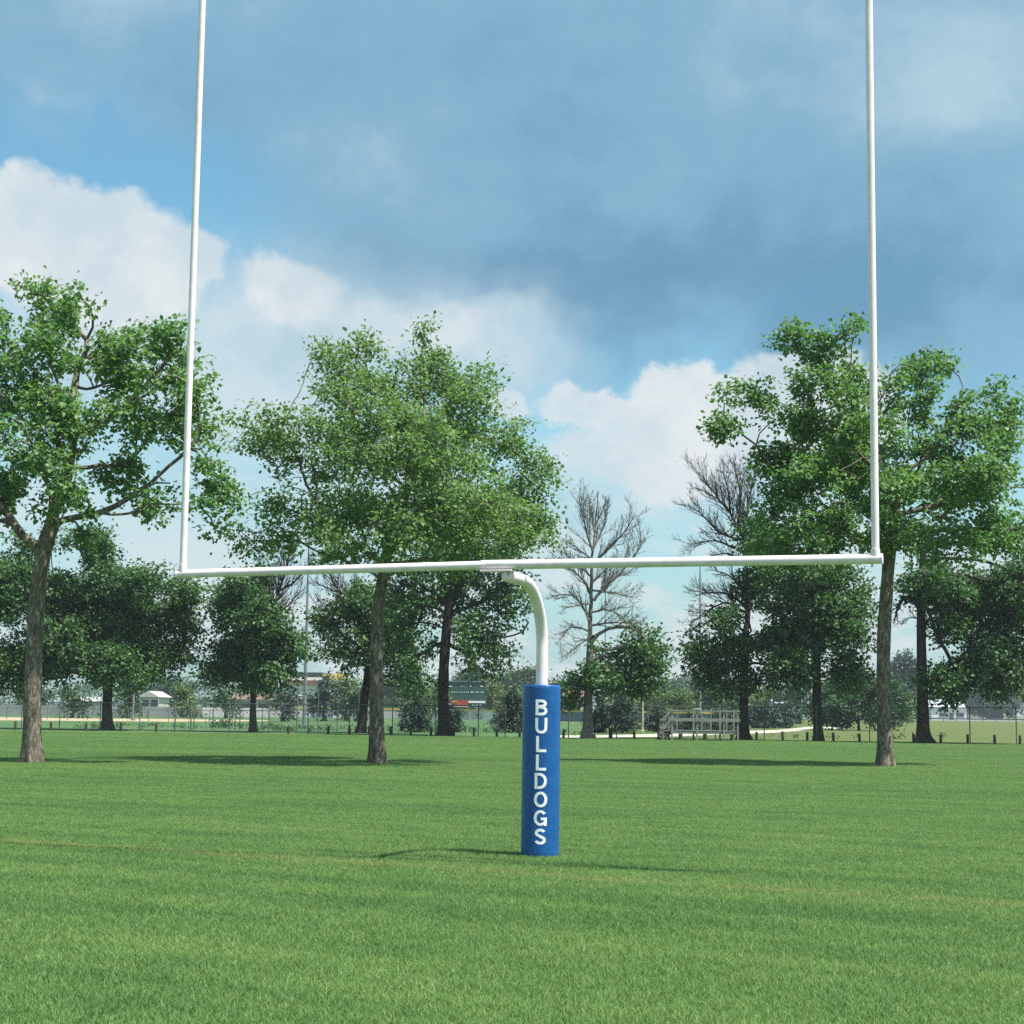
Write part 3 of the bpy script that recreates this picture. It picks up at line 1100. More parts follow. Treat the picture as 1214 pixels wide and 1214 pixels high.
btree('maple_tree', 'dark maple with a broad flared foot at the right edge', (1095, 881.5), [(1094, 850), (1093, 800), (1092, 740), (1092, 700), (1095, 650)],
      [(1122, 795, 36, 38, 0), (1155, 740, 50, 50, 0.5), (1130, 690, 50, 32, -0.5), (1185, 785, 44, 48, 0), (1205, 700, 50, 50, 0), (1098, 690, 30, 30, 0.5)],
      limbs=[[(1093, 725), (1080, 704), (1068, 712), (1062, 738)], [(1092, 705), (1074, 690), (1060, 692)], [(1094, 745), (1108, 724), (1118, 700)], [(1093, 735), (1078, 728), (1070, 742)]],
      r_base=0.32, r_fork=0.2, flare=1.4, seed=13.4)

# --- shrubs and smaller trees further back
KS = dict(D=0.5, dk=0.7, dens=80, n_leaf=64, c_rad=0.38, leaf=0.13, thr=-0.6, nscale=0.5, r_base=0.06, r_fork=0.05, flare=0.3)


def shrub(name, label, cat, x, y0, y1, w, yb, mat, group, Y=None, cone=True, **k):
    h = yb - y0
    if cone:
        lob = [(x, yb - h * 0.22, w * 0.48, h * 0.22), (x, yb - h * 0.45, w * 0.42, h * 0.24), (x + w * 0.04, yb - h * 0.68, w * 0.27, h * 0.2), (x, y0 + h * 0.12, w * 0.12, h * 0.12)]
    else:
        lob = [(x, yb - h * 0.3, w * 0.46, h * 0.28), (x - w * 0.2, yb - h * 0.62, w * 0.27, h * 0.26), (x + w * 0.2, yb - h * 0.66, w * 0.28, h * 0.28), (x, yb - h * 0.78, w * 0.22, h * 0.2)]
    d = dict(KS)
    d.update(k)
    return tree(name, label, (x, yb), [(x, yb - h * 0.35), (x, yb - h * 0.6)], lob, mat=mat, bark=M_BARK_D, group=group, cat=cat, Y=Y, seed=x * 0.37, **d)


GS = 'evergreen shrubs behind the fence'
for x, y0, w, yb, lab in ((492, 826, 34, 868, 'bushy blue green shrub between two trunks under the tall shade tree'),
                          (536, 834, 26, 868, 'grey green shrub peeping out right of the dense maple trunk'),
                          (608, 816, 36, 868.5, 'conical blue green shrub just beside the blue goalpost pad'),
                          (710, 826, 26, 869, 'shrub right behind the half dead maple trunk'),
                          (738, 820, 32, 869.5, 'grey green shrub with pale top beside the half dead maple'),
                          (780, 838, 30, 868, 'low dark shrub at the foot of the platform stairs'),
                          (818, 846, 36, 868, 'low spreading shrub behind the platform railing'),
                          (858, 840, 40, 868, 'wide shrub behind the right end of the platform')):
    shrub('evergreen_shrub', lab, 'shrub', x, y0, 0, w * 1.15, yb, M_LEAF_E, GS)
GS2 = 'rounded shrubs along the gravel path'
for x, y0, w, yb, lab in ((903, 838, 30, 863.5, 'rounded shrub nearest the thinning maple, beside the gravel path'),
                          (924, 842, 28, 863, 'rounded dark shrub in the middle of the path side row'),
                          (941, 846, 18, 858.5, 'smallest rounded shrub where the gravel path bends')):
    shrub('rounded_shrub', lab, 'shrub', x, y0, 0, w, yb, M_LEAF_E, GS2, cone=False, leaf=0.22, c_rad=0.5)
tree('spreading_bush', 'large green bush reaching the ground behind the right shade tree trunk', (1018, 866), [(1018, 850), (1018, 835)],
     [(985, 830, 26, 22), (1020, 815, 36, 24), (1050, 830, 22, 26), (1000, 850, 34, 13), (1040, 850, 30, 13), (1015, 840, 40, 20, -1), (975, 845, 16, 14), (1066, 838, 14, 18)],
     mat=M_LEAF_M, bark=M_BARK_D, cat='bush', D=0.6, dk=1.1, dens=13, n_leaf=42, c_rad=0.7, leaf=0.26, thr=-0.25, nscale=0.4, seed=21, r_base=0.1, r_fork=0.09)

KF = dict(D=1.2, dk=1.8, dens=4.5, n_leaf=70, c_rad=1.1, leaf=0.36, thr=-0.3, nscale=0.2, r_base=0.22, r_fork=0.18, flare=0.4)
GT = 'small trees in front of the far buildings'
GH = 'hazy trees on the far skyline'
for x, y0, w, yb, Y, mat, grp, lab in (
        (85, 822, 34, 848, 190, M_LEAF_M, GT, 'small tree left of the wide dark maple trunk'),
        (152, 812, 34, 848, 200, M_LEAF_M, GT, 'round small tree right of the wide dark maple trunk'),
        (226, 812, 44, 850, 220, M_LEAF_P, GT, 'pale small tree between the two left maples'),
        (268, 818, 30, 850, 220, M_LEAF_M, GT, 'small tree left of the short straight maple trunk'),
        (336, 820, 38, 848, 180, M_LEAF_E, GT, 'dark round tree before the cream building'),
        (385, 806, 40, 846, 190, M_LEAF_E, GT, 'dark conical tree before the white store'),
        (410, 802, 34, 846, 200, M_LEAF_P, GT, 'pale olive tree below the orange store sign'),
        (425, 812, 34, 848, 190, M_LEAF_M, GT, 'round tree left of the leaning maple trunk'),
        (500, 812, 50, 848, 240, M_LEAF_P, GT, 'pale tree left of the scoreboard'),
        (584, 806, 26, 846, 290, M_LEAF_P, GT, 'bright yellow green tree touching the scoreboard side'),
        (606, 816, 34, 848, 280, M_LEAF_P, GT, 'pale round tree left of the blue pad top'),
        (560, 792, 60, 846, 420, M_LEAF_M, GH, 'hazy tree rising above the scoreboard'),
        (618, 792, 60, 846, 420, M_LEAF_M, GH, 'hazy rounded tree left of the white gooseneck post'),
        (590, 800, 40, 846, 440, M_LEAF_M, GH, 'hazy lower tree between scoreboard and gooseneck post'),
        (660, 806, 40, 848, 330, M_LEAF_M, GH, 'hazy tree just right of the blue pad'),
        (735, 816, 34, 848, 250, M_LEAF_P, GT, 'pale tree behind the half dead maple'),
        (772, 816, 40, 850, 260, M_LEAF_M, GT, 'green tree behind the pale yellow post'),
        (800, 818, 46, 850, 250, M_LEAF_P, GT, 'wide pale tree above the platform'),
        (836, 820, 44, 850, 260, M_LEAF_M, GT, 'green tree at the foot of the tall lamp pole'),
        (790, 806, 50, 848, 460, M_LEAF_M, GH, 'far hazy tree on the open skyline gap'),
        (818, 802, 40, 848, 470, M_LEAF_M, GH, 'far hazy tree next to the lamp pole'),
        (850, 806, 40, 848, 430, M_LEAF_M, GH, 'far hazy tree behind the thinning maple'),
        (872, 822, 40, 852, 250, M_LEAF_M, GT, 'green tree left of the thinning maple trunk'),
        (908, 816, 40, 852, 240, M_LEAF_P, GT, 'yellowish tree right of the thinning maple trunk'),
        (935, 808, 44, 850, 330, M_LEAF_M, GH, 'hazy tree left of the upright maple trunk'),
        (990, 800, 50, 850, 330, M_LEAF_M, GH, 'hazy tree right of the upright maple trunk'),
        (1072, 778, 56, 852, 360, M_LEAF_E, GH, 'tall hazy dark tree between the two right trunks'),
        (1130, 806, 60, 852, 620, M_LEAF_E, GH, 'far dark tree behind the white shed'),
        (1180, 800, 60, 852, 600, M_LEAF_E, GH, 'far dark tree at the right edge'),
        (1078, 828, 26, 852, 330, M_LEAF_P, GT, 'small pale tree left of the white shed'),
        (40, 816, 50, 846, 260, M_LEAF_M, GT, 'small tree near the left edge'),
        (200, 806, 60, 846, 420, M_LEAF_M, GH, 'hazy tree behind the left ballfield wall'),
        (460, 800, 60, 846, 420, M_LEAF_M, GH, 'hazy tree right of the tall shade tree trunk')):
    k = dict(KF)
    if Y > 300:
        k.update(dens=1.5, leaf=0.6, c_rad=1.8, D=1.8, dk=3.2)
    s = Y / F_PX
    shrub('small_tree' if grp == GT else 'skyline_tree', lab, 'tree', x, y0, 0, w, yb, mat, grp, Y=Y, cone='conical' in lab, **k)

# far wood along the horizon, one mass
TL = []
for i in range(1500):
    x = random.uniform(-420, 420)
    Yd = 760 + random.uniform(-25, 25)
    hmax = 7.5 + 5.5 * (0.5 + 0.5 * noise.noise(Vector((x * 0.035, 0, 3)))) + 2.5 * noise.noise(Vector((x * 0.12, 1, 3)))
    TL.append((x, Yd, max(0.6, hmax * random.random() ** 0.7)))
tl = leaves(TL, 26, 2.6, 1.2, M_LEAF_M, None, 0.8, 'treeline')
tag(tl, kind='stuff')

# weeds at the fence foot
W = []
for px0, px1, py, n in ((80, 330, 863, 60), (300, 480, 866, 90), (480, 650, 868, 60), (655, 700, 871, 20), (880, 1131, 876, 25)):
    for _ in range(n):
        p = gnd(random.uniform(px0, px1), py + random.uniform(-2.5, 1.5))
        W.append((p.x, p.y, 0.08 + random.random() * 0.12))
for _ in range(26):
    p = gnd(random.uniform(250, 275), 863.5)
    W.append((p.x, p.y, 0.1 + random.random() * 0.5))
w_ = leaves(W, 16, 0.22, 0.12, M_LEAF_M, None, 1.0, 'weeds')
tag(w_, kind='stuff')

# ------------------------------------------------------------------ bollards
LM = [(-40, 'left picture edge'), (127, 'wide dark maple trunk'), (300, 'short straight maple trunk'), (428, 'leaning maple trunk'),
      (447, 'tall shade tree trunk'), (527, 'dense dark maple trunk'), (640, 'blue goalpost pad'), (697, 'half dead maple trunk'), (786, 'platform stairs'),
      (882, 'thinning maple trunk'), (970, 'upright maple trunk'), (1050, 'right shade tree trunk'), (1095, 'broad footed maple trunk')]
ORD = ['first', 'second', 'third', 'fourth', 'fifth', 'sixth', 'seventh']
bx = [18, 60, 102, 143, 185, 342, 389, 414, 437.5, 463, 487, 511, 538, 562, 589, 616, 668, 724, 752, 780.6, 807, 836, 868, 897, 928, 957, 988, 1019, 1083, 1115, 1147, 1179, 1209]
cnt = {}
for x in bx:
    p = line_pt(x)
    big = x in (724, 807, 836, 868)
    h = (0.48 if not big else 0.58) * random.uniform(0.92, 1.08)
    r_ = 0.075 if not big else 0.115
    lm = [l for l in LM if l[0] < x][-1][1]
    cnt[lm] = cnt.get(lm, 0) + 1
    lab = 'dark wooden bollard, %s to the right of the %s' % (ORD[cnt[lm] - 1], lm)
    if x == 780.6:
        lab = 'dark wooden bollard touching the foot of the platform stairs'
    elif 786 < x < 870:
        lab = 'thick dark bollard under the platform, %s from its stairs' % ORD[cnt[lm] - 1]
    t = empty('bollard', p, lab, 'bollard', 'wooden bollards along the far edge of the lawn')
    dx, dy = random.uniform(-.02, .02), random.uniform(-.02, .02)
    q = p + Vector((dx, dy, h))
    MB().tube([p - Vector((0, 0, 0.05)), p.lerp(q, 0.5), q], [r_, r_ * 0.98, r_ * 0.95], 10).build('log', M_WOODPOST, t, True)
    MB().tube([q, q + Vector((0, 0, 0.025))], [r_ * 0.95, r_ * 0.7], 10).build('top', M_WOODPOST, t, True)

# ------------------------------------------------------------------ fences


def fence(name, label, pts, tops, posts_px, line_fn, mesh_sp=0.11, rail_mat=M_FENCE, mid=False, post_r=0.03, wire=0.0045):
    """pts: end points on the ground; tops: heights at the ends"""
    a, b = Vector(pts[0]), Vector(pts[1])
    t = empty(name, a.lerp(b, 0.5), label, 'fence')
    L = (b - a).length
    d = (b - a) / L

    def top(s):
        return tops[0] + (tops[1] - tops[0]) * s / L
    za, zb = Vector((0, 0, tops[0])), Vector((0, 0, tops[1]))
    MB().tube([a + za, b + zb], 0.024, 8).build('top_rail', rail_mat, t, True)
    if mid:
        MB().tube([a + za * 0.5, b + zb * 0.5], 0.02, 8).build('middle_rail', rail_mat, t, True)
    # chain link: two families of slanting wires
    vs, fs = [], []
    hmax = max(tops)
    nrm = Vector((-d.y, d.x, 0))
    for sgn in (1, -1):
        s = -hmax
        while s < L + hmax:
            s0, z0_, s1, z1 = s, 0.03, s + sgn * hmax, hmax
            # clip to the panel
            pa, pb = [s0, z0_], [s1, z1]
            for p_, q_ in ((pa, pb), (pb, pa)):
                if p_[0] < 0:
                    f = (0 - p_[0]) / (q_[0] - p_[0])
                    p_[0], p_[1] = 0, p_[1] + f * (q_[1] - p_[1])
                if p_[0] > L:
                    f = (L - p_[0]) / (q_[0] - p_[0])
                    p_[0], p_[1] = L, p_[1] + f * (q_[1] - p_[1])
            if 0 <= pa[0] <= L and 0 <= pb[0] <= L and abs(pa[0] - pb[0]) > 0.02:
                tp = top(pb[0])
                if pb[1] > tp:
                    f = (tp - pa[1]) / (pb[1] - pa[1])
                    pb = [pa[0] + f * (pb[0] - pa[0]), tp]
                A = a + d * pa[0] + Vector((0, 0, pa[1])) + nrm * 0.004 * sgn
                B = a + d * pb[0] + Vector((0, 0, pb[1])) + nrm * 0.004 * sgn
                n = len(vs)
                o_ = Vector((0, 0, wire * 0.7))
                vs += [A - o_, A + o_, B + o_, B - o_]
                fs.append((n, n + 1, n + 2, n + 3))
            s += mesh_sp
    mb = MB()
    mb.add(vs, fs)
    mb.build('chain_mesh', M_WIRE, t)
    for px in posts_px:
        p = line_fn(px)
        s = (p - a).dot(d)
        hh = top(s) + 0.06
        r_ = post_r * (1.5 if px in (207, 226) else 1)
        MB().tube([p - Vector((0, 0, .05)), p + Vector((0, 0, hh)), p + Vector((0, 0, hh + 0.03))], [r_, r_, r_ * 0.5], 8).build('post', rail_mat, t, True)
    return t


off = Vector((-LB_D.y, LB_D.x, 0)) * 0.7


def line2(px):
    p = line_pt(px)
    q = line_pt(px) + off
    # same column, a little behind the bollards
    k = q.y / p.y
    return Vector((p.x * k, q.y, 0))


fence('chain_link_fence', 'long chain link fence right behind the wooden bollards, left of the pad', (line2(-40), line2(600)), (1.60, 1.74),
      [-20, 25, 70, 118, 165, 207, 226, 229.5, 252, 272, 318, 365, 414, 465, 516, 567, 599], line2)
fence('chain_link_fence', 'chain link fence behind the bollards from the half dead maple to the right', (line2(655), line2(1280)), (1.78, 2.0),
      [674, 731, 790, 848, 906, 968, 1031, 1092, 1150, 1205, 1260], line2, mesh_sp=0.16, wire=0.003)


def row(Y0, px0, Y1, px1):
    A, B = gy(px0, Y0), gy(px1, Y1)
    dd = (B - A).normalized()

    def fn(px):
        d = ray(px, 850)
        n = Vector((d.y, -d.x))
        s = -(A.x * n.x + A.y * n.y) / (dd.x * n.x + dd.y * n.y)
        return A + dd * s
    return A, B, fn


A, B, fn = row(112, 270, 112, 428)
fence('backstop_fence', 'tall chain link backstop fence behind the maples', (A, B), (2.55, 2.72), [279, 284.5, 311, 352, 377, 400, 425], fn, mid=True, mesh_sp=0.14, wire=0.003)
A, B, fn = row(165, -60, 165, 330)
fence('low_field_fence', 'low chain link fence along the sandy infield', (A, B), (1.1, 1.1), list(range(-40, 330, 24)), fn, mesh_sp=0.16, wire=0.005)
sg = gy(244, 111)
t = empty('fence_sign', sg, 'small white sign fixed low on the left fence', 'sign')
c = at(244, 847, 111)
MB().box(c, (0.36, 0.02, 0.26), 0, 0.004).build('board', M_SIGNW, t)
MB().box(c - Vector((0, 0.013, -0.02)), (0.22, 0.004, 0.05)).build('print', M_INK, t)
MB().tube([Vector((c.x, c.y + .03, 0)), Vector((c.x, c.y + .03, c.z + .1))], 0.02, 6).build('stake', M_STEEL, t)

# ------------------------------------------------------------------ wooden platform with stairs
pf = line_pt(796)
Yp = gnd(796, 878).y
PW = 21.9 / 22.0


def pl(px, z, dy=0.0):
    p = gy(px, Yp)
    return Vector((p.x, Yp + dy, z))


t = empty('viewing_platform', pl(830, 0), 'grey wooden viewing platform with railing and side stairs', 'platform')
dk_ = MB()
x0, x1 = pl(795, 0).x, pl(876, 0).x
for i in range(10):
    dk_.box(((x0 + x1) / 2, Yp + 0.08 + i * 0.155, 0.53), (x1 - x0, 0.14, 0.04))
dk_.build('deck', M_WOODGREY, t)
MB().box(((x0 + x1) / 2, Yp - 0.015, 0.46), (x1 - x0, 0.04, 0.18)).build('fascia', M_WOODGREY, t)
MB().box(((x0 + x1) / 2, Yp + 1.6, 0.46), (x1 - x0, 0.04, 0.18)).build('fascia', M_WOODGREY, t)
for px in (796.5, 826, 858, 874.5):
    for dy in (-0.08, 1.66):
        MB().box((pl(px, 0).x, Yp + dy, 0.83), (0.085, 0.08, 1.68), 0, 0.006).build('post', M_WOODGREY, t)
for px in (806, 836, 847, 866):
    MB().box((pl(px, 0).x, Yp + 1.66, 1.08), (0.06, 0.06, 1.14), 0, 0.006).build('post', M_WOODGREY, t)
for dy in (-0.145, 1.725):
    MB().box(((x0 + x1) / 2, Yp + dy, 1.12), (x1 - x0 + 0.1, 0.035, 0.17)).build('rail', M_WOODGREY, t)
    MB().box(((x0 + x1) / 2, Yp + dy, 1.60), (x1 - x0 + 0.1, 0.035, 0.07)).build('rail', M_WOODGREY, t)
MB().box((pl(826.5, 0).x, Yp - 0.06, 1.70), (0.42, 0.24, 0.04)).build('shelf_board', M_SIGNW, t)
for dy in (0.02, 1.45):
    MB().beam(pl(796, 0.50, dy), pl(783, 0.02, dy), 0.05, 0.24).build('stair_stringer', M_WOODPOST, t)
for i in range(3):
    f = (i + 0.6) / 3.2
    p = pl(796, 0.5, 0.74).lerp(pl(783, 0.02, 0.74), f)
    MB().box(p + Vector((0, 0, 0.09)), (0.27, 1.5, 0.04)).build('stair_tread', M_WOODGREY, t)
for dy in (0.0, 1.5):
    MB().box(pl(786, 0.55, dy), (0.08, 0.08, 1.1)).build('stair_post', M_WOODGREY, t)
    MB().beam(pl(786, 1.05, dy - 0.06), pl(797, 1.5, dy - 0.06), 0.035, 0.09).build('stair_rail', M_WOODGREY, t)
    MB().beam(pl(786, 0.6, dy - 0.06), pl(797, 1.0, dy - 0.06), 0.035, 0.09).build('stair_rail', M_WOODGREY, t)

# ------------------------------------------------------------------ ballfield wall, scoreboard, poles
wall_knots = [(-80, 232), (80, 234), (240, 240), (320, 246), (420, 250), (500, 250), (555, 248), (593, 246), (640, 242), (700, 236), (760, 232), (830, 230), (895, 230)]
t = empty('outfield_wall', gy(480, 245), 'long low ballfield wall of boards with a yellow cap behind the fence', 'wall')


def wall_seg(x0, Y0, x1, Y1, h, mat, cap, name='board_panel'):
    a, b = gy(x0, Y0), gy(x1, Y1)
    o = MB().beam(a + Vector((0, 0, h / 2)), b + Vector((0, 0, h / 2)), 0.12, h).build(name, mat, t)
    if cap:
        MB().beam(a + Vector((0, 0, h + 0.10)), b + Vector((0, 0, h + 0.10)), 0.24, 0.2).build('yellow_cap', M_YELLOW, o)
    return o


def wY(x):
    for (a, Ya), (b, Yb) in zip(wall_knots, wall_knots[1:]):
        if a <= x <= b:
            return Ya + (Yb - Ya) * (x - a) / (b - a)
    return 232


segs = [(-80, 150, M_WGREY, 0), (150, 240, M_WGREY, 0), (240, 320, M_WPALE, 0), (320, 368, M_WPALE, 1), (368, 395, M_WBLUE, 1), (395, 404, M_WPALE, 1),
        (404, 440, M_WGREY, 1), (440, 460, M_WPALE, 1), (460, 500, M_WPALE, 1), (500, 545, M_WPALE, 1), (545, 556, M_WPALE, 1), (556, 593, M_SIGNW, 1), (593, 612, M_WPALE, 1), (612, 622, M_SIGNY, 1),
        (622, 700, M_WBLUE, 1), (700, 762, M_WBLUE, 1), (762, 830, M_WBLUE, 1), (830, 890, M_WBLUE, 1)]
for x0, x1, mt, cap in segs:
    o = wall_seg(x0, wY(x0), x1, wY(x1), 1.30, mt, cap)
    if mt is M_SIGNW:
        # painted advertising: dark B U in a frame and a red script line
        Y = wY(575) - 0.09

        def q(px, z):
            return Vector((gy(px, Y).x, Y, z))
        ink = MB()
        for (a, za, b, zb) in ((558.5, .25, 558.5, 1.1), (559, 1.1, 562, 1.05), (562, 1.05, 562, .7), (559, .68, 562.5, .68), (562.5, .68, 562.5, .3), (559, .27, 562, .27),
                               (564, .3, 567.5, 1.05), (567.5, .3, 564, 1.05), (569, 1.1, 569, .35), (569, .3, 571.5, .3), (571.8, .35, 571.8, 1.1)):
            ink.beam(q(a, za), q(b, zb), 0.03, 0.11)
        ink.build('lettering', M_INK, o)
        rd = MB()
        for i in range(7):
            xx = 576 + i * 2.1
            rd.beam(q(xx, .35), q(xx + 1.2, 0.85 + .1 * (i % 2)), 0.03, 0.12)
            rd.beam(q(xx + .2, .72), q(xx + 1.8, .5), 0.03, 0.1)
        rd.build('lettering', M_REDINK, o)

Ys = 262
t = empty('scoreboard', gy(546, Ys), 'dark green ballfield scoreboard with white rows and a red panel', 'scoreboard')


def qs(px, py, dy=0.0):
    return at(px, py, Ys + dy)


def panel(name, x0, y0, x1, y1, mat, dy, th=0.1, parent=None):
    a, b = qs(x0, y0, dy), qs(x1, y1, dy)
    return MB().box(((a.x + b.x) / 2, Ys + dy, (a.z + b.z) / 2), (abs(b.x - a.x), th, abs(a.z - b.z))).build(name, mat, parent or t)


board = panel('board', 517, 808, 575.5, 838, M_SBGREEN, 0, 0.4)
panel('trim', 516, 807, 576.5, 808.6, M_WGREY, -0.05, 0.6, board)
rp = panel('sponsor_panel', 534, 830, 555, 836, M_RED, -0.25, 0.08)
panel('white_strip', 555.3, 830.8, 575.5, 833.6, M_SIGNW, -0.26, 0.07)
panel('white_strip', 518, 833.5, 534, 836.5, M_SIGNW, -0.26, 0.07)
panel('sponsor_base', 534, 836.2, 555, 838.2, M_CREAM, -0.25, 0.08)
mk = MB()
for s in (-1, 1):
    cxp = 539 + s * 1.55
    pts = [qs(cxp + 1.55 * math.cos(R(a)), 835.6 - 4.6 * math.sin(R(a)), -0.33) for a in range(0, 181, 15)]
    for a, b in zip(pts, pts[1:]):
        mk.beam(a, b, 0.05, 0.12)
mk.build('arch_logo', M_SIGNY, rp)
tx = MB()
for k, (x, w) in enumerate(((531, 1.2), (536, .9), (538.4, .9), (540.6, .9), (542.8, .9), (546, .9), (548.3, .9), (550.6, .9), (552.8, .9), (555, 1.2), (559.5, 3.4), (565.5, 3.2), (571.5, 3.2))):
    a = qs(x, 820.6, -0.24)
    tx.box((a.x, a.y, a.z), (w * Ys / F_PX, 0.03, 0.13))
for x, w in ((534, 3.6), (547, 1.2), (550, .7), (558, 1.6), (571, 3.4)):
    a = qs(x, 813.6, -0.24)
    tx.box((a.x, a.y, a.z), (w * Ys / F_PX, 0.03, 0.13))
for x, w in ((561, 3), (565.5, 3), (569.5, 2.5)):
    a = qs(x, 836, -0.24)
    tx.box((a.x, a.y, a.z), (w * Ys / F_PX, 0.03, 0.1))
tx.build('caption_rows', M_SIGNW, board)
for x in (522, 546, 570):
    a = qs(x, 838, 0.1)
    MB().box((a.x, a.y, a.z / 2), (0.25, 0.25, a.z)).build('leg', M_STEEL, t)


def pole(label, x, Y, y_top, r0, r1, lamp=True, mat=M_STEEL, name='light_pole', cat='light pole', group='poles round the ballfield'):
    b = gy(x, Y)
    h = at(x, y_top, Y).z
    t = empty(name, b, label, cat, group)
    MB().tube([b, b + Vector((0, 0, h * 0.18)), b + Vector((0, 0, h))], [r0, r0 * 0.8, r1], 10).build('shaft', mat, t, True)
    MB().box(b + Vector((0, 0, 0.08)), (r0 * 4, r0 * 4, 0.16), 0, 0.02).build('base', mat, t)
    if lamp:
        MB().box(b + Vector((0, 0, h - 0.25)), (1.8, 0.1, 0.1)).build('crossarm', mat, t)
        for s in (-0.75, 0, 0.75):
            MB().tube([b + Vector((s, -0.08, h - 0.1)), b + Vector((s, -0.42, h + 0.02))], [0.14, 0.24], 10).build('floodlight', mat, t, True)
    return t


pole('tall grey lamp pole behind the left half of the crossbar', 361, 126, 640, 0.16, 0.06)
pole('tall grey lamp pole behind the right half of the crossbar', 830, 200, 668, 0.17, 0.07)
pole('thin pole behind the half dead maple', 717, 250, 655, 0.12, 0.06, False)
pole('thin faint pole on the open skyline right of the half dead maple', 749, 330, 722, 0.12, 0.07, False)
pole('thin faint pole left of the tall right lamp pole', 811, 360, 775, 0.12, 0.07, False)
pole('pale grey post right of the wide dark maple trunk', 158, 170, 820, 0.10, 0.09, False, name='utility_post', cat='post')
pole('pale grey post behind the half dead maple shrubs', 716, 225, 826, 0.10, 0.09, False, name='utility_post', cat='post')
pole('short pale yellow post beside the shrubs and the ballfield wall', 762, gnd(762, 868).y, 828, 0.065, 0.06, False, M_PALEYEL, 'foul_post', 'post')

# ------------------------------------------------------------------ far buildings


def building(label, x0, x1, y_eave, Y, wall, roof, y_roof=None, depth=14, kind='flat', wins=(), fascia=None, name='building', door=None, ridge='x'):
    a, b = gy(x0, Y), gy(x1, Y)
    t = empty(name, (a + b) / 2, label, 'building')
    h = at((x0 + x1) / 2, y_eave, Y).z
    cx, w = (a.x + b.x) / 2, b.x - a.x
    MB().box((cx, Y + depth / 2, h / 2), (w, depth, h)).build('wall', wall, t)
    if kind == 'flat':
        hr = at((x0 + x1) / 2, y_roof, Y).z
        r_ = MB().box((cx, Y + depth / 2, (h + hr) / 2 + 0.01), (w + 0.8, depth + 0.8, hr - h)).build('roof', roof, t)
        if fascia:
            MB().box((cx, Y - 0.45, h + 0.35), (w + 0.9, 0.1, 0.9)).build('fascia', fascia, r_)
    else:
        hr = at((x0 + x1) / 2, y_roof, Y).z
        m_ = MB()
        e = 0.5
        if ridge == 'x':
            v = [(cx - w / 2 - e, Y - e, h - .05), (cx + w / 2 + e, Y - e, h - .05), (cx + w / 2 + e, Y + depth + e, h - .05), (cx - w / 2 - e, Y + depth + e, h - .05),
                 (cx - w / 2 - e, Y + depth / 2, hr), (cx + w / 2 + e, Y + depth / 2, hr)]
            m_.add(v, [(0, 1, 5, 4), (2, 3, 4, 5), (0, 4, 3), (1, 2, 5), (3, 2, 1, 0)])
        else:
            v = [(cx - w / 2 - e, Y - e, h - .05), (cx + w / 2 + e, Y - e, h - .05), (cx + w / 2 + e, Y + depth + e, h - .05), (cx - w / 2 - e, Y + depth + e, h - .05),
                 (cx, Y - e, hr), (cx, Y + depth + e, hr)]
            m_.add(v, [(0, 1, 4), (2, 3, 5), (1, 2, 5, 4), (3, 0, 4, 5), (3, 2, 1, 0)])
        m_.build('roof', roof, t)
    for (px, z, ww, hh) in wins:
        p = gy(px, Y)
        f = MB().box((p.x, Y - 0.03, z), (ww + 0.2, 0.08, hh + 0.2)).build('window', M_SIGNW, t)
        MB().box((p.x, Y - 0.085, z), (ww, 0.03, hh)).build('pane', M_GLASS, f)
    if door:
        p = gy(door, Y)
        MB().box((p.x, Y - 0.04, 1.1), (1.4, 0.08, 2.2)).build('door', M_ROOFD, t)
    return t


st = building('white store with dark roof and pale fascia left of the tall shade tree', 338, 384, 812, 300, M_WALLW, M_ROOFB, 806.5, 22, 'flat', [(346, 2.6, 2, 1.6), (356, 2.6, 2, 1.6), (374, 2.6, 2, 1.6)], door=365)
a, b = gy(340, 300), gy(381.5, 300)
MB().box(((a.x + b.x) / 2, 303, at(360, 804.5, 300).z), (b.x - a.x, 5, 0.75)).build('fascia', M_SIGNW, st)
MB().box(((a.x + b.x) / 2, 303, at(360, 799.8, 300).z), (b.x - a.x, 5, 0.85)).build('upper_roof', M_ROOFD, st)
t = empty('store_sign', gy(396, 296), 'orange store sign on posts beside the white store', 'sign')
a = at(396, 802.5, 296)
sb = MB().box(a, (3.9, 0.3, 1.0), 0, 0.03).build('sign_board', M_SIGNY, t)
lw = MB()
for i in range(6):
    lw.box((a.x - 1.4 + i * 0.55, a.y - 0.17, a.z), (0.3, 0.03, 0.5))
lw.build('lettering', M_PALEYEL, sb)
for s in (-1.2, 1.2):
    MB().tube([(a.x + s, a.y, 0), (a.x + s, a.y, a.z - 0.5)], 0.1, 8).build('post', M_STEEL, t)
building('cream building with brown gabled roof behind the short straight maple', 272, 338, 829, 270, M_CREAM, M_ROOFB, 822, 12, 'gable', [(290, 1.6, 1.6, 1.2), (312, 1.6, 1.6, 1.2), (328, 1.6, 1.6, 1.2)], door=320)
building('white gabled house right of the wide dark maple', 166, 186, 826, 330, M_CREAM, M_WPALE, 819, 12, 'gable', [(172, 1.9, 1.4, 1.3), (183, 1.9, 1.4, 1.3)], name='house', ridge='y')
building('low white house left of the wide dark maple', 88, 110, 831, 330, M_CREAM, M_WPALE, 826, 12, 'gable', [(95, 1.5, 1.4, 1.1), (104, 1.5, 1.4, 1.1)], name='house')
building('tan brick building right of the blue pad', 664, 692, 826, 320, M_PINK, M_ROOFB, 817, 14, 'gable', [(672, 1.6, 1.4, 1.2), (684, 1.6, 1.4, 1.2)], name='house')
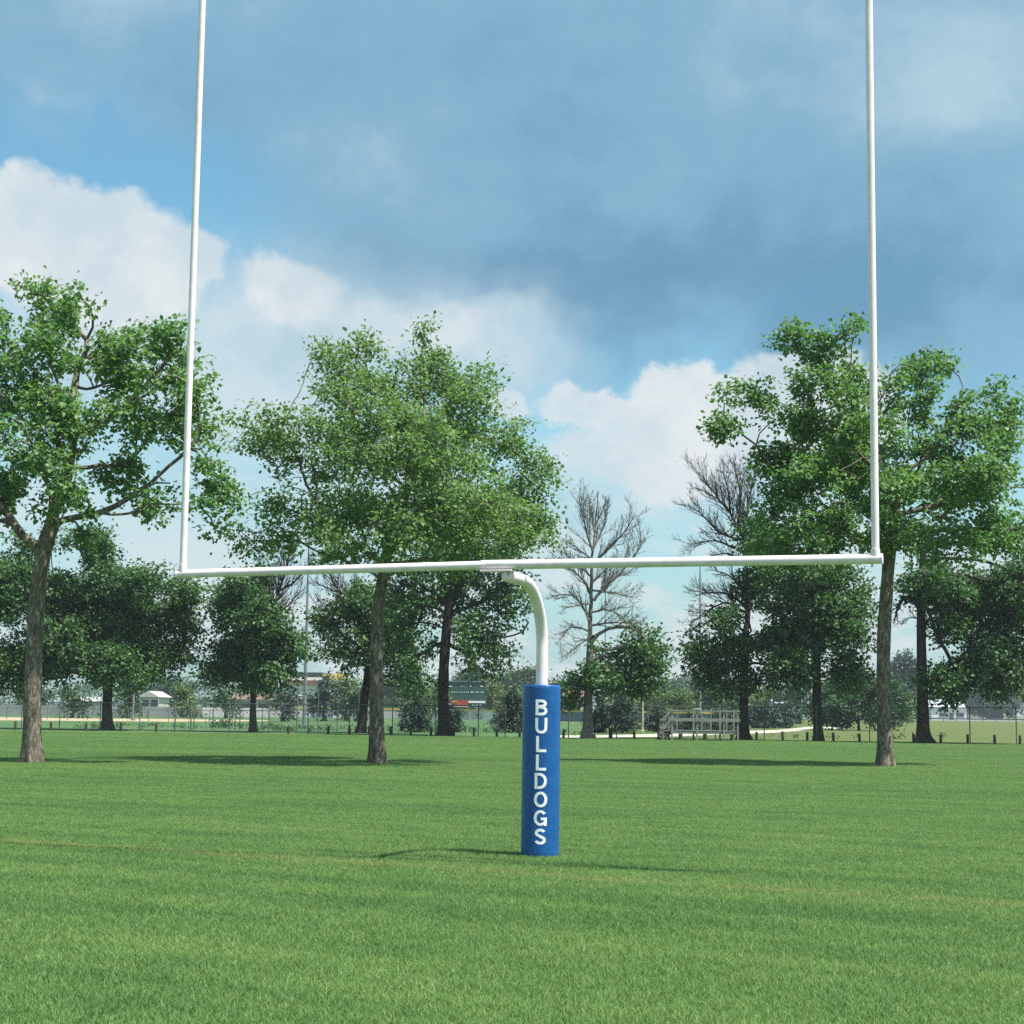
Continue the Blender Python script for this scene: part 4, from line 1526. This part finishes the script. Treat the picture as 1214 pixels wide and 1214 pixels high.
building('pale tan house behind the half dead maple boughs', 714, 736, 826, 330, M_CREAM, M_PINK, 816, 12, 'gable', [(720, 1.6, 1.4, 1.2), (729, 1.6, 1.4, 1.2)], name='house', ridge='y')
building('flat roofed white building on the open skyline', 792, 814, 819, 480, M_WALLW, M_SIGNW, 815.5, 20, 'flat', [(798, 3, 2, 1.6), (806, 3, 2, 1.6)])
building('long pale building behind the upright maple', 920, 962, 834, 500, M_WALLW, M_ROOFW, 829.5, 20, 'gable', [(928, 1.9, 2, 1.2), (940, 1.9, 2, 1.2), (952, 1.9, 2, 1.2)])
building('white metal shed with pale sloping roof at the right edge', 1104, 1146, 839, 540, M_WALLW, M_ROOFW, 829, 26, 'gable', [(1118, 1.6, 2.4, 1.2), (1138, 1.6, 2.4, 1.2)], name='shed', door=1128)
t = empty('guard_rail', gy(1050, 430), 'dark low guard rail along the far road', 'guard rail')
a, b = gy(900, 430), gy(1290, 430)
MB().beam(a + Vector((0, 0, 0.62)), b + Vector((0, 0, 0.62)), 0.08, 0.34).build('rail', M_FENCE, t)
gp_ = MB()
for i in range(26):
    p = a.lerp(b, i / 25)
    MB().box(p + Vector((0, 0.1, 0.3)), (0.14, 0.14, 0.6)).build('post', M_FENCE, t)

# ------------------------------------------------------------------ light and sky
SUN_EL, SUN_AZ = R(63), R(116)         # azimuth clockwise from the viewing direction (+Y)
sd = Vector((math.sin(SUN_AZ) * math.cos(SUN_EL), math.cos(SUN_AZ) * math.cos(SUN_EL), math.sin(SUN_EL)))
sl = bpy.data.lights.new('sun', 'SUN')
sl.energy = 5.0
sl.angle = R(0.53)
sl.color = (1.0, 0.955, 0.88)
so = bpy.data.objects.new('sun', sl)
col.objects.link(so)
so.rotation_euler = (-sd).to_track_quat('-Z', 'Y').to_euler()
so.location = (20, -10, 40)

w = bpy.data.worlds.new('World')
sc.world = w
w.use_nodes = True
w.cycles.sampling_method = 'MANUAL'
w.cycles.sample_map_resolution = 512
nt = w.node_tree
nt.nodes.clear()
b = NT(nt)
out = b.n('ShaderNodeOutputWorld')
bg = b.n('ShaderNodeBackground')
b.l(bg.outputs[0], out.inputs[0])
sky = b.n('ShaderNodeTexSky', sky_type='NISHITA')
sky.sun_disc = False
sky.sun_elevation = SUN_EL
sky.sun_rotation = SUN_AZ
sky.air_density = 1.0
sky.dust_density = 1.4
sky.ozone_density = 1.6
STR = 0.11
bg.inputs['Strength'].default_value = STR
K = 1.0 / STR / 2 ** EXPO


def cc(r_, g_, b__):
    return (r_ * K, g_ * K, b__ * K)


dirv = b.n('ShaderNodeTexCoord').outputs['Generated']
sep = b.n('ShaderNodeSeparateXYZ')
b.l(dirv, sep.inputs[0])
uu = b.math('ARCTAN2', sep.outputs[0], sep.outputs[1])
vv = b.math('ARCSINE', sep.outputs[2])


def warp(scale, detail, rough, amp):
    c = b.noise(dirv, scale, detail, rough, 'Color')
    s = b.n('ShaderNodeSeparateColor')
    b.l(c, s.inputs[0])
    f = []
    for i, base in ((0, uu), (1, vv)):
        f.append(b.math('ADD', base, b.math('MULTIPLY', b.math('SUBTRACT', s.outputs[i], 0.5), amp)))
    return f


soft_uv = warp(6.0, 4, 0.60, 0.15)
crisp_uv = warp(11.0, 5, 0.64, 0.085)


def blob(uv, px, py, rx, ry, soft, gain=1.0):
    d = ray(px, py).normalized()
    u0, v0 = math.atan2(d.x, d.y), math.asin(d.z)
    du = b.math('DIVIDE', b.math('SUBTRACT', uv[0], u0), rx / F_PX)
    dv = b.math('DIVIDE', b.math('SUBTRACT', uv[1], v0), ry / F_PX)
    r2 = b.math('SQRT', b.math('ADD', b.math('MULTIPLY', du, du), b.math('MULTIPLY', dv, dv)))
    return b.smooth(r2, 1 - soft, 1 + soft, gain, 0.0)


def union(ms):
    o = ms[0]
    for x in ms[1:]:
        o = b.math('MAXIMUM', o, x)
    return o


def total(ms):
    o = ms[0]
    for x in ms[1:]:
        o = b.math('ADD', o, x)
    return o


n1 = b.noise(b.mapping(dirv, scale=(1, 1, 1.9)), 5.0, 5, 0.60)
n2 = b.noise(dirv, 16.0, 5, 0.62)
skyc = b.mix(1.0, sky.outputs[0], (0.66, 1.00, 0.95), 'MULTIPLY')
# haze toward the horizon
hz = b.smooth(vv, 0.01, 0.24, 0.55, 0.0)
skyc = b.mix(hz, skyc, cc(0.52, 0.68, 0.78))
# broken cloud over the whole dome
gen = b.smooth(b.noise(dirv, 2.3, 4, 0.58), 0.46, 0.62)
gcol = b.mix(b.smooth(n1, 0.35, 0.65), cc(0.34, 0.50, 0.62), cc(0.78, 0.83, 0.85))
away = b.smooth(b.math('ABSOLUTE', uu), 0.40, 0.62)
skyc = b.mix(b.math('MULTIPLY', gen, b.math('MAXIMUM', away, b.smooth(vv, 0.46, 0.62))), skyc, gcol)
# thin grey-blue sheet
sheetm = union([blob(soft_uv, 230, 10, 420, 118, 0.22, 0.95), blob(soft_uv, 720, 190, 420, 225, 0.22), blob(soft_uv, 1080, 180, 300, 300, 0.4, 0.95),
                blob(soft_uv, 470, 290, 170, 130, 0.35, 0.9), blob(soft_uv, 900, -60, 520, 160, 0.5), blob(soft_uv, 60, 60, 120, 70, 0.4, 0.8)])
tone = b.math('ADD', b.math('MULTIPLY_ADD', n1, 0.85, -0.13), b.math('MULTIPLY_ADD', n2, 0.45, -0.08))
dark = total([blob(soft_uv, 720, 350, 300, 75, 0.95, 0.30), blob(soft_uv, 540, 80, 280, 110, 0.95, 0.24), blob(soft_uv, 900, 260, 280, 160, 0.95, 0.18), blob(soft_uv, 1100, 380, 120, 90, 0.95, 0.25), blob(soft_uv, 160, 60, 160, 50, 0.95, 0.10)])
lite = total([blob(soft_uv, 1115, 125, 120, 50, 0.95, 0.16), blob(soft_uv, 980, 60, 260, 110, 0.95, 0.08), blob(soft_uv, 430, 190, 160, 90, 0.95, 0.05), blob(soft_uv, 120, 20, 130, 50, 0.95, 0.1)])
tone = b.math('ADD', b.math('SUBTRACT', tone, dark), lite)
scol = b.mix(b.smooth(tone, 0.34, 0.72), b.mix(b.smooth(tone, 0.0, 0.38), cc(0.155, 0.335, 0.505), cc(0.245, 0.455, 0.625)), cc(0.46, 0.64, 0.74))
skyc = b.mix(b.math('MULTIPLY', sheetm, 0.96), skyc, scol)
# pale cloud bank low on the left and the right
lowm = union([blob(soft_uv, 250, 400, 300, 110, 0.6, 0.85), blob(soft_uv, 540, 410, 110, 45, 0.6, 0.8), blob(soft_uv, 740, 590, 330, 70, 0.7, 0.45), blob(soft_uv, 200, 600, 300, 120, 0.7, 0.4)])
skyc = b.mix(lowm, skyc, b.mix(b.smooth(n2, 0.35, 0.65), cc(0.50, 0.665, 0.745), cc(0.66, 0.765, 0.81)))
# broken white cloud low over the horizon
lown = b.math('MULTIPLY', b.smooth(b.noise(b.mapping(dirv, scale=(1, 1, 2.6)), 11.0, 5, 0.62), 0.43, 0.56), b.smooth(vv, 0.03, 0.20, 0.85, 0.0))
skyc = b.mix(lown, skyc, cc(0.72, 0.79, 0.82))
# crisp white cumulus
cum = union([blob(crisp_uv, 90, 300, 150, 88, 0.13, 0.97), blob(crisp_uv, 200, 315, 66, 60, 0.13, 0.95), blob(crisp_uv, 345, 345, 62, 44, 0.25, 0.85), blob(crisp_uv, 430, 385, 90, 26, 0.5, 0.55),
             blob(crisp_uv, 830, 500, 110, 60, 0.12, 0.97), blob(crisp_uv, 720, 500, 90, 30, 0.16, 0.85), blob(crisp_uv, 600, 492, 26, 24, 0.16, 0.85), blob(crisp_uv, 770, 560, 140, 44, 0.25, 0.85),
             blob(crisp_uv, 545, 395, 50, 26, 0.5, 0.6), blob(crisp_uv, 950, 480, 120, 60, 0.16, 0.85)])
cshade = b.math('ADD', n2, b.math('MULTIPLY', n1, 0.35))
ccol = b.mix(b.smooth(cshade, 0.5, 0.85), cc(0.60, 0.72, 0.785), cc(0.80, 0.84, 0.86))
skyc = b.mix(cum, skyc, ccol)
b.l(skyc, bg.inputs['Color'])

# ------------------------------------------------------------------ air
hb = MB().box((0, 330, 7.7), (1500, 760, 17.6))
mt, bb, ho = material('haze_air')
pv = bb.n('ShaderNodeVolumePrincipled')
pv.inputs['Color'].default_value = (0.80, 0.90, 0.96, 1)
pv.inputs['Density'].default_value = 0.00024
pv.inputs['Anisotropy'].default_value = 0.2
bb.l(pv.outputs[0], ho.inputs['Volume'])
USE_HAZE = True
if USE_HAZE:
    hz_o = hb.build('haze', mt)
    hz_o['kind'] = 'stuff'

# ------------------------------------------------------------------ render
sc.render.engine = 'CYCLES'
sc.view_settings.view_transform = 'Standard'
sc.view_settings.look = 'None'
sc.view_settings.exposure = EXPO
sc.view_settings.gamma = 1.0
sc.cycles.max_bounces = 5
sc.cycles.diffuse_bounces = 3
sc.cycles.transmission_bounces = 3
sc.cycles.volume_bounces = 0
sc.cycles.use_denoising = False
sc.cycles.use_adaptive_sampling = True
sc.cycles.adaptive_threshold = 0.015
sc.render.film_transparent = False
